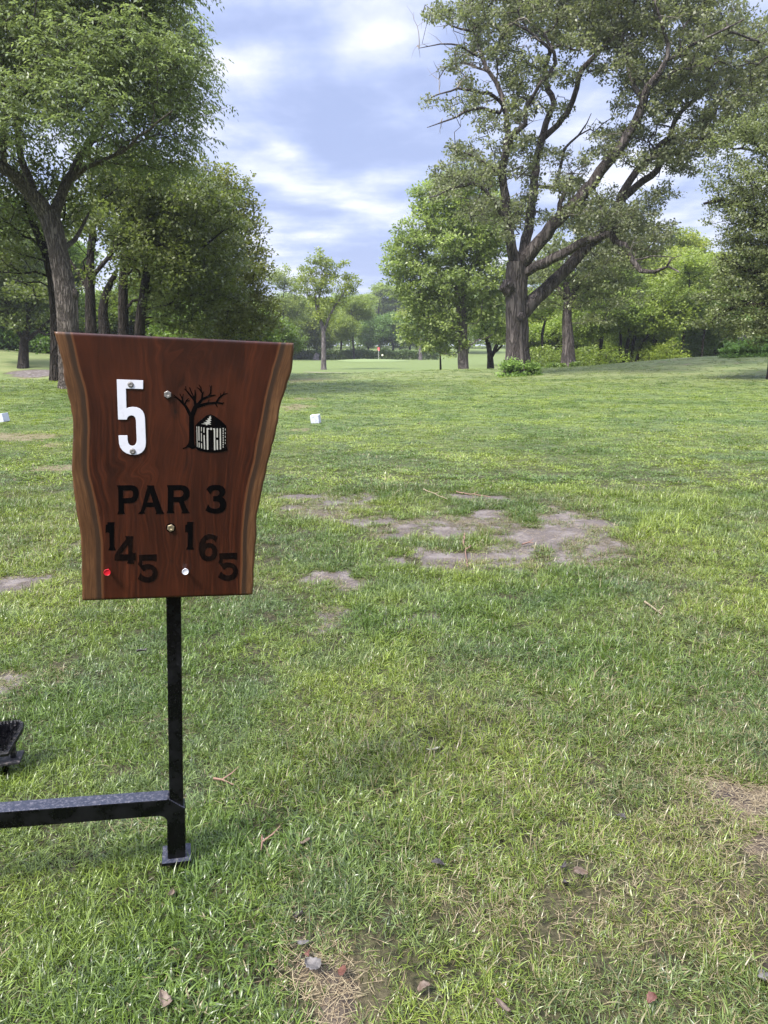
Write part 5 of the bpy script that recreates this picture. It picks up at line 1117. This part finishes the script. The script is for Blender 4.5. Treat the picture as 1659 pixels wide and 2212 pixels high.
for (k, px, d, top, tint, wd, lab) in (  # sunlit trees: the sunlight is put into a brighter, yellower tint
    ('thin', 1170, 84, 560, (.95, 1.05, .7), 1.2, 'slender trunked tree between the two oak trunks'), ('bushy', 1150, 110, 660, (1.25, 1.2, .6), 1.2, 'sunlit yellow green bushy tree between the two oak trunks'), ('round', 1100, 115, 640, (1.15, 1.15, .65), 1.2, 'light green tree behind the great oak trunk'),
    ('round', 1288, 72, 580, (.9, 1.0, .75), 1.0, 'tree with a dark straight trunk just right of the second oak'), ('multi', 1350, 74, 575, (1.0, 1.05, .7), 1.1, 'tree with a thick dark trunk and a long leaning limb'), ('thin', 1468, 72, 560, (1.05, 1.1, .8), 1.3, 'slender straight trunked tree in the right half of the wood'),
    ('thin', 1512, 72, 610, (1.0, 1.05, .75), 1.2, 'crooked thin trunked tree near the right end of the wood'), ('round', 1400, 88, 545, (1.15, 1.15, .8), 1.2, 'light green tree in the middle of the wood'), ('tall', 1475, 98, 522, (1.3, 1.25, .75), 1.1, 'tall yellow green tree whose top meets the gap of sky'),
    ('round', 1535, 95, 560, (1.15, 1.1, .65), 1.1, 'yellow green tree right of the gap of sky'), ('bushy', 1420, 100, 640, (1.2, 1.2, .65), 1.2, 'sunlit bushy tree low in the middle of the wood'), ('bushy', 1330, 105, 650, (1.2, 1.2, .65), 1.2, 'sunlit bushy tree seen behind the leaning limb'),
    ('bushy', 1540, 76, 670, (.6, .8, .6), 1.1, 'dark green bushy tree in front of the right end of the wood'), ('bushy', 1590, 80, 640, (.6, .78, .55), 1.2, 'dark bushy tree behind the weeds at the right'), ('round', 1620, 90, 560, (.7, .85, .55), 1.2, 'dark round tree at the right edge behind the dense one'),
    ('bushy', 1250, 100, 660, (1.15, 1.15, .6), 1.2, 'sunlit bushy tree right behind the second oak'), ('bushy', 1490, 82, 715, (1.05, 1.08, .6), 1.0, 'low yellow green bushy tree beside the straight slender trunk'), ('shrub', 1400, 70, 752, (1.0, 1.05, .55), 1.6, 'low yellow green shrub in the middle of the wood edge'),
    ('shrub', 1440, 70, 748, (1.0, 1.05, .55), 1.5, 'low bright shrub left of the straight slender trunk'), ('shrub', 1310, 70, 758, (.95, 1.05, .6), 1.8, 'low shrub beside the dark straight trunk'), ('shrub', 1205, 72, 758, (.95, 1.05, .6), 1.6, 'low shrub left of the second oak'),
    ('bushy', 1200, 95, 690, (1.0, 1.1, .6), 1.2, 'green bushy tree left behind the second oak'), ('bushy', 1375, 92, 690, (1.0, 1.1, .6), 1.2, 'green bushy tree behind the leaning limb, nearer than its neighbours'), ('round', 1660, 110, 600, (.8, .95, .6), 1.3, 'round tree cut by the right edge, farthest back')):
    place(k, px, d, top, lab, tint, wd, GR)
# leaning limb tree
traced('leaning_tree', 'bare lower trunk leaning strongly to the right behind the mound', 1370, 71, [(1385, 745), (1402, 722), (1418, 700), (1440, 672)], [(1450, 650, 32, 25), (1475, 640, 30, 22), (1430, 630, 30, 20)], M_GEN, M_BARK, 27, r0=.16, dens=.7, spacing=.8, n_per=50, spread=.8, lsize=.24, tint=(.95, 1.0, .75), tip=.018)
# ---------------------------------------------------------------- far wood, hedge, flag, markers, litter
rng = np.random.RandomState(55)
def leafmass(name, pts, size, m, tint, label, cat, kind=None, group=None, base=(0, 0, 0)):
    n = len(pts); A = rng.normal(0, 1, (n, 3)); N = rng.normal(0, .6, (n, 3))+np.array([0, 0, .8]); L = size*rng.uniform(.6, 1.4, n)
    V, F_ = leaf_quads(pts-np.array(base), A, N, L, L*.65); me = mesh_np(name, V, [F_], [m]); fattr(me, 'v', np.clip(rng.rand(n)*.9, 0, 1))
    o = link(name, me, None, base); o.color = (*tint, 1); return tag(o, label, cat, group, kind)
# far-off wood closing the horizon
n = 90000; az = rng.uniform(-.62, .62, n); d = rng.uniform(275, 330, n); x = np.tan(az)*d
top = 13+7*vnoise(x, d*0, 14, 41)+5*vnoise(x, d*0, 5, 42)
z = H(x, d)+top*rng.rand(n)**.75; leafmass('distant_woods', np.stack([x, d, z], 1), 1.3, M_GEN, (1.05, 1.15, .9), 'far-off pale green wood closing the horizon', 'woods', 'stuff')
# hedge behind the green
hx = rng.uniform(G(590, 163).x, G(948, 163).x, 16000); hy = 163+rng.uniform(-1, 1, 16000); hz = H(hx, hy)+(1.75+.5*vnoise(hx, hy*0, 2.2, 43))*rng.rand(16000)**.8
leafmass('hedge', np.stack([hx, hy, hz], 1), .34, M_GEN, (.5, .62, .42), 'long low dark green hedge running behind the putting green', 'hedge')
# undergrowth along wood edges
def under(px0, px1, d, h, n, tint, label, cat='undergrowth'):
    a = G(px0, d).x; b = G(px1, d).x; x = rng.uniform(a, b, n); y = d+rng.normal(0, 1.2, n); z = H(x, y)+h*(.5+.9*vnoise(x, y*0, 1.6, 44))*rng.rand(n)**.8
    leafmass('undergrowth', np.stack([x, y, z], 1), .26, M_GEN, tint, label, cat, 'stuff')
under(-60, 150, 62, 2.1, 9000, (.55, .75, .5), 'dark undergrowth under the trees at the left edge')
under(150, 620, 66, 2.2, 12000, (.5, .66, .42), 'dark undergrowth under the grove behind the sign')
under(1100, 1560, 82, 2.0, 12000, (1.0, 1.05, .6), 'light green undergrowth along the foot of the wood behind the mound')  # light coming through below the crowns is put into this brighter tint
# flag
fb = G(818, 150); fz = Hs(fb.x, fb.y)+.30
fl = thing('golf_flag', 'small red flag on a thin white pin standing on the putting green', 'flag', (fb.x, fb.y, fz))
def cyl(name, p0, p1, r_, m, parent=None, k=8, r1=None):
    s_ = Skel(); s_.limb([p0, tuple((np.array(p0)+np.array(p1))/2), p1], [r_, (r_+(r1 or r_))/2, r1 or r_], 5., attach=False); s_.R = np.array(s_.rm); 
    p = np.array(s_.P); V = []; 
    tg = (np.array(p1)-np.array(p0)); tg = tg/np.linalg.norm(tg); ref = np.array([1, 0, 0.]) if abs(tg[0]) < .8 else np.array([0, 1., 0]); a = np.cross(tg, ref); a /= np.linalg.norm(a); b = np.cross(tg, a)
    for c, rr_ in ((p0, r_), (p1, r1 or r_)):
        for j in range(k): th = j/k*6.2832; V.append(np.array(c)+(a*math.cos(th)+b*math.sin(th))*rr_)
    Fs = [(j, (j+1) % k, k+(j+1) % k, k+j) for j in range(k)]+[tuple(range(k))[::-1], tuple(range(k, 2*k))]
    return link(name, bm_mesh(name, V, Fs, m, False), parent)
M_PIN = simple('pin_white', (.6, .6, .58), .5); M_FLAG = simple('flag_red', (.75, .03, .06), .7)
cyl('pin', (0, 0, 0), (0, 0, 2.25), .03, M_PIN, fl)
V = []; Fs = []
for i in range(7):
    for j in range(6):
        u = i/6; v_ = j/5; V.append((-.18+.34*u, .05*math.sin(u*5), 2.25-.5*v_-.10*u-.2*u*(v_-.5)))
for i in range(6):
    for j in range(5): Fs.append((i*6+j, i*6+j+1, (i+1)*6+j+1, (i+1)*6+j))
c = link('flag', bm_mesh('flag', V, Fs, M_FLAG, True), fl); c.modifiers.new('s', 'SOLIDIFY').thickness = .02
# pale disc marker right of the flag
mb = G(826, 158); mk = thing('round_marker', 'small pale round marker on a stake just right of the flag', 'marker', tuple(mb))
cyl('stake', (0, 0, 0), (0, 0, .75), .03, M_BARK, mk); cyl('disc', (0, -.04, 1.0), (0, .0, 1.0), .19, simple('pale_yellow', (.85, .82, .6), .6), mk, 20)
# stump with split pale wood
sb = G(683, 155); sp = thing('tree_stump', 'short pale broken tree stump left of the lone fairway tree', 'stump', tuple(sb))
s_ = Skel(); s_.limb([(0, 0, -.2), (0, 0, .4), (.08, 0, 1.0), (.05, 0, 1.45)], [.75, .6, .45, .18], .3, attach=False); s_.limb([(.2, 0, .6), (.5, 0, 1.0), (.6, 0, 1.3)], [.3, .2, .08], .3, attach=False); s_.R = np.array(s_.rm)
V, Fq = s_.tubes((0, 0, 0), 0, .08, rng); link('stump_wood', mesh_np('stump_wood', V, [Fq], [M_BARK_PALE], True), sp)
# pale trunk near the sapling
pb = G(908, 158); sp = thing('bare_tree', 'pale standing trunk left of the young sapling, beyond the green', 'trunk', tuple(pb))
s_ = Skel(); s_.limb([(0, 0, -.2), (0, 0, .8), (-.05, 0, 2.0), (-.1, 0, 4.5)], [.5, .38, .32, .22], .5, attach=False); s_.R = np.array(s_.rm)
V, Fq = s_.tubes((0, 0, 0), 0, .05, rng); link('trunk', mesh_np('trunk', V, [Fq], [M_BARK_PALE], True), sp)
# ---- white tee blocks
m, t, out = mat('weathered_white'); oc = t.node('ShaderNodeTexCoord').outputs['Object']
c = t.mix(t.smooth(t.noise(oc, 14, 4, .7), .5, .72), (.46, .48, .56), (.30, .31, .36)); c = t.mix(t.smooth(t.noise(t.scalevec(oc, (3, 3, 18)), 3, 3, .6), .64, .7), c, (.35, .36, .38))
pbr(t, out, c, .6, .3); M_BLOCK = m
def block(px, py, s_, rot, tx, ty, label):
    p = GP(px, py+s_/.0105*0); V, Fb = box(-s_/2, s_/2, -s_/2, s_/2, 0, s_)
    o = link('tee_marker', bm_mesh('tee_marker', V, Fb, M_BLOCK, bevel=.006), None, (p.x, p.y, p.z-.004)); o.rotation_euler = (tx, ty, rot)
    return tag(o, label, 'tee marker', 'white block tee markers')
block(683, 914, .178, R(-9), R(4), R(-6), 'white wooden block tee marker just to the right of the sign')
block(8, 911, .172, R(-16), R(3), R(-9), 'white wooden block tee marker at the left edge of the view')
# ---- twigs
def twig(pts, r_, m, label, seed):
    q = np.random.RandomState(seed); P3 = []
    for (x, y) in pts: g = GP(x, y); P3.append((g.x, g.y, float(Zg(np.array([g.x]), np.array([g.y]))[0])+r_*1.2+.012))
    s_ = Skel(); base = P3[0]; s_.limb(P3, np.linspace(r_, r_*.45, len(P3)), .05, attach=False, wob=r_*.35, rng=q); s_.R = np.array(s_.rm)
    V, Fq = s_.tubes(base, 0, .08, q); 
    n = int(len(s_.P)*.5); p = np.array(s_.P[n]); s2 = Skel(); s2.limb([p, p+np.array([.03, .02, .012]), p+np.array([.05, .05, .02])], [r_*.6, r_*.45, r_*.25], .03, attach=False); s2.R = np.array(s2.rm); V2, F2 = s2.tubes(base, 0)
    me = mesh_np('twig', np.concatenate([V, V2]), [Fq, F2+len(V)], [m], True)
    return tag(link('twig', me, None, base), label, 'twig')
m, t, out = mat('twig_bark'); oc = t.node('ShaderNodeTexCoord').outputs['Object']
pbr(t, out, t.mix(t.noise(oc, 60, 4, .7), (.10, .05, .035), (.26, .165, .125)), .8, bump=t.noise(oc, 150, 3, .6), bstr=.5, bdist=.003); M_TWIG = m
m, t, out = mat('pale_twig'); oc = t.node('ShaderNodeTexCoord').outputs['Object']
pbr(t, out, t.mix(t.noise(oc, 60, 4, .7), (.16, .12, .08), (.32, .26, .18)), .8); M_TWIG2 = m
twig([(1003, 1160), (1002, 1178), (1006, 1198), (1010, 1229)], .011, M_TWIG, 'stout reddish stick lying upright across the bare patch of soil', 1)
twig([(985, 1064), (1015, 1069), (1060, 1078)], .008, M_TWIG, 'thin brown stick along the far edge of the bare soil', 2)
twig([(914, 1061), (940, 1070), (966, 1081)], .008, M_TWIG2, 'pale stick in the grass left of the thin brown one', 3)
twig([(1392, 1308), (1410, 1320), (1428, 1336)], .008, M_TWIG2, 'small pale stick in the grass at the right of the view', 4)
twig([(462, 1692), (480, 1697), (506, 1706)], .0055, M_TWIG, 'small brown twig in the grass right of the sign post', 5)
twig([(566, 1815), (567, 1830), (564, 1850)], .006, M_TWIG, 'dark twig standing on end in the grass right of the base plate', 6)
twig([(1128, 1178), (1140, 1174), (1152, 1175)], .009, M_TWIG, 'short dark twig on the bare soil right of the stout stick', 7)
# ---- fallen leaves
def dleaf(name, c0, c1):
    m, t, out = mat(name); oc = t.node('ShaderNodeTexCoord').outputs['Object']
    pbr(t, out, t.mix(t.smooth(t.noise(oc, 45, 4, .7), .35, .65), c0, c1), .6, .4, bump=t.noise(oc, 120, 3, .6), bstr=.4, bdist=.002); return m
ML = {'dark': dleaf('dead_leaf_dark', (.025, .02, .02), (.06, .052, .05)), 'grey': dleaf('dead_leaf_grey', (.06, .055, .052), (.13, .12, .115)), 'red': dleaf('dead_leaf_red', (.07, .028, .02), (.12, .052, .038)), 'pale': dleaf('dead_leaf_pale', (.20, .20, .14), (.34, .33, .25)), 'tan': dleaf('dead_leaf_tan', (.075, .052, .038), (.135, .100, .075))}
def leaf(px, py, L, kind, seed, label, wd=.6, lift=.022):
    q = np.random.RandomState(seed); g = GP(px, py); L *= .85; n, mm = 13, 7; V = []; Fs = []
    c1_, c2_ = q.uniform(2, 7), q.uniform(2, 5)
    for i in range(n):
        u = i/(n-1); hw_ = L*wd*.5*(math.sin(math.pi*u**.8)**.7)*(1+.16*math.sin(u*23+seed)) 
        for j in range(mm):
            v_ = (j/(mm-1)-.5)*2; x = (u-.5)*L; y = v_*hw_
            V.append((x, y, L*.18*math.sin(u*c2_+seed)+abs(v_)**1.5*L*.16*(1 if seed % 2 else .5)+.03*L*math.sin(v_*c1_+u*6)))
    for i in range(n-1):
        for j in range(mm-1): Fs.append((i*mm+j, (i+1)*mm+j, (i+1)*mm+j+1, i*mm+j+1))
    o = link('fallen_leaf', bm_mesh('fallen_leaf', V, Fs, ML[kind], True), None, (g.x, g.y, Hs(g.x, g.y)+lift)); o.rotation_euler = (q.normal(0, .25), q.normal(0, .25), q.rand()*6.28)
    o.modifiers.new('s', 'SOLIDIFY').thickness = .0006
    return tag(o, label, 'leaf', 'dead leaves lying in the foreground grass')
for q in ((675, 2104, .055, 'grey', 1, 'large curled grey leaf on the bare strip in front of the camera', .75, .028), (740, 2112, .040, 'red', 2, 'small reddish brown leaf right of the large grey one', .7, .02), (646, 1985, .045, 'dark', 3, 'dark leaf at the top of the bare strip', .7, .015), (655, 2048, .035, 'grey', 4, 'small grey leaf above the large one on the bare strip', .7, .018),
          (668, 2072, .030, 'red', 5, 'small red brown leaf just above the large grey one', .8, .018), (945, 1886, .050, 'dark', 6, 'dark curled leaf in the grass near the middle', .6, .03), (1253, 1905, .050, 'tan', 7, 'tan folded leaf in the grass at the right', .5, .032), (1220, 1922, .035, 'dark', 8, 'dark leaf just left of the tan folded one', .6, .024),
          (1216, 1890, .040, 'dark', 9, 'dark upright curled leaf above the tan folded one', .4, .03), (935, 1632, .060, 'pale', 10, 'pale dried leaf lying in the upper part of the grass', .45, .034), (1085, 2198, .045, 'tan', 11, 'brown leaf at the very bottom of the view', .6, .032), (915, 2152, .040, 'tan', 12, 'brown curled leaf low in the middle of the view', .6, .026),
          (1405, 2180, .035, 'red', 13, 'reddish leaf in the grass at the bottom right', .7, .026), (658, 1832, .040, 'tan', 14, 'tan leaf in the grass above the bare strip', .5, .024), (372, 1945, .040, 'tan', 15, 'tan dried leaf below the base plate', .5, .024), (358, 2180, .050, 'tan', 16, 'brown leaf at the bottom left of the view', .6, .03),
          (308, 1418, .060, 'dark', 17, 'dark crumpled leaf left of the sign post', .6, .03), (1340, 1780, .045, 'dark', 18, 'dark leaf left of the sparse patch at the right edge', .5, .026), (905, 920, .10, 'tan', 19, 'brown leaf far out on the lawn', .6, .04), (1650, 2125, .05, 'grey', 20, 'grey leaf at the lower right edge', .7, .02), (610, 1955, .035, 'grey', 21, 'grey leaf at the head of the bare strip', .7, .016)):
    leaf(*q)
# ---- leafy shrubs at the foot of the great oak and by the second oak; weeds at the right
def shrub(name, label, px, d, rx, h, n, size, tint, seed, cat='shrub'):
    r_ = np.random.RandomState(seed); b = G(px, d); sk_ = Skel(); tp = []
    for i in range(16):
        a = r_.rand()*6.28; q = r_.rand()**.5; e = (b.x+rx*q*math.cos(a), b.y+rx*q*math.sin(a)*.8, b.z+h*(1-.55*q*q)*r_.uniform(.7, 1)); m0 = (b.x+rx*q*.4*math.cos(a), b.y+rx*q*.4*math.sin(a), b.z+h*.5)
        sk_.limb([tuple(b-Vector((0, 0, .05))), m0, e], [.012, .008, .004], .2, attach=False); tp += [(np.array([e[0]*1.0, e[1]-.1, b.z+.12]), np.array([0, 0, 1.])), (np.array(e), np.array(e)-np.array(m0)), ((np.array(e)+np.array(m0))/2, np.array(e)-np.array(m0))]
    lv = cluster_leaves(tp, n, h*.26, size, r_, b, aspect=.65)
    return build_tree(name, label, b, sk_, tp, r_, M_MAPLE, M_BARK, lv, cat, None, tint, minr=0, tip=.004)
shrub('leafy_shrub', 'leafy sprouts at the left foot of the great oak trunk', 1103, 39.0, .62, 1.05, 36, .15, (1.3, 1.5, 1.25), 61)
shrub('leafy_shrub', 'low leafy bush at the right foot of the great oak trunk', 1146, 39.4, .50, .75, 34, .12, (1.1, 1.3, .9), 62)
shrub('leafy_shrub', 'low dark sprouts at the foot of the second oak', 1200, 57.0, .9, .5, 28, .15, (1.0, 1.1, .8), 63)
shrub('leafy_shrub', 'low sprouts at the right foot of the second oak', 1246, 57.0, .6, .4, 28, .15, (1.0, 1.1, .8), 64)
for k, (px, w_) in enumerate(((1585, .95), (1612, 1.1), (1638, 1.0), (1662, 1.1))):
    shrub('tall_weeds', ['tall green weeds at the left end of the clump by the dense dark tree', 'tall green weeds in front of the pale stone', 'tall green weeds between the pale stone and the right edge', 'tall green weeds cut by the right edge'][k], px, 47., w_, 1.0+.15*(k % 2), 60, .13, (1.35, 1.6, 1.25), 65+k, 'weeds')
pb = G(1606, 48.6); import bmesh
b = bmesh.new(); bmesh.ops.create_icosphere(b, subdivisions=3, radius=.42)
for v in b.verts: v.co *= 1+.12*math.sin(v.co.x*9)*math.cos(v.co.y*8+1)+.06*math.sin(v.co.z*17); v.co.z *= .9
me = bpy.data.meshes.new('boulder'); b.to_mesh(me); b.free(); me.materials.append(M_BARK_PALE); o = link('boulder', me, None, (pb.x, pb.y, pb.z+.95)); tag(o, 'rounded grey stone showing over the weeds at the right', 'stone')

# ---------------------------------------------------------------- thin summer haze
m = bpy.data.materials.new('haze'); m.use_nodes = True; m.node_tree.nodes.clear(); t = NT(m.node_tree)
vol = t.node('ShaderNodeVolumePrincipled', {'Color': (.90, .94, 1.0), 'Density': .00035, 'Anisotropy': .2})
t.l.new(vol.outputs[0], t.node('ShaderNodeOutputMaterial').inputs['Volume'])
V, Fb = box(-2700, 2700, -200, 2650, -8, 46)
me = bm_mesh('haze', V, Fb, m); tag(link('haze', me), kind='stuff')
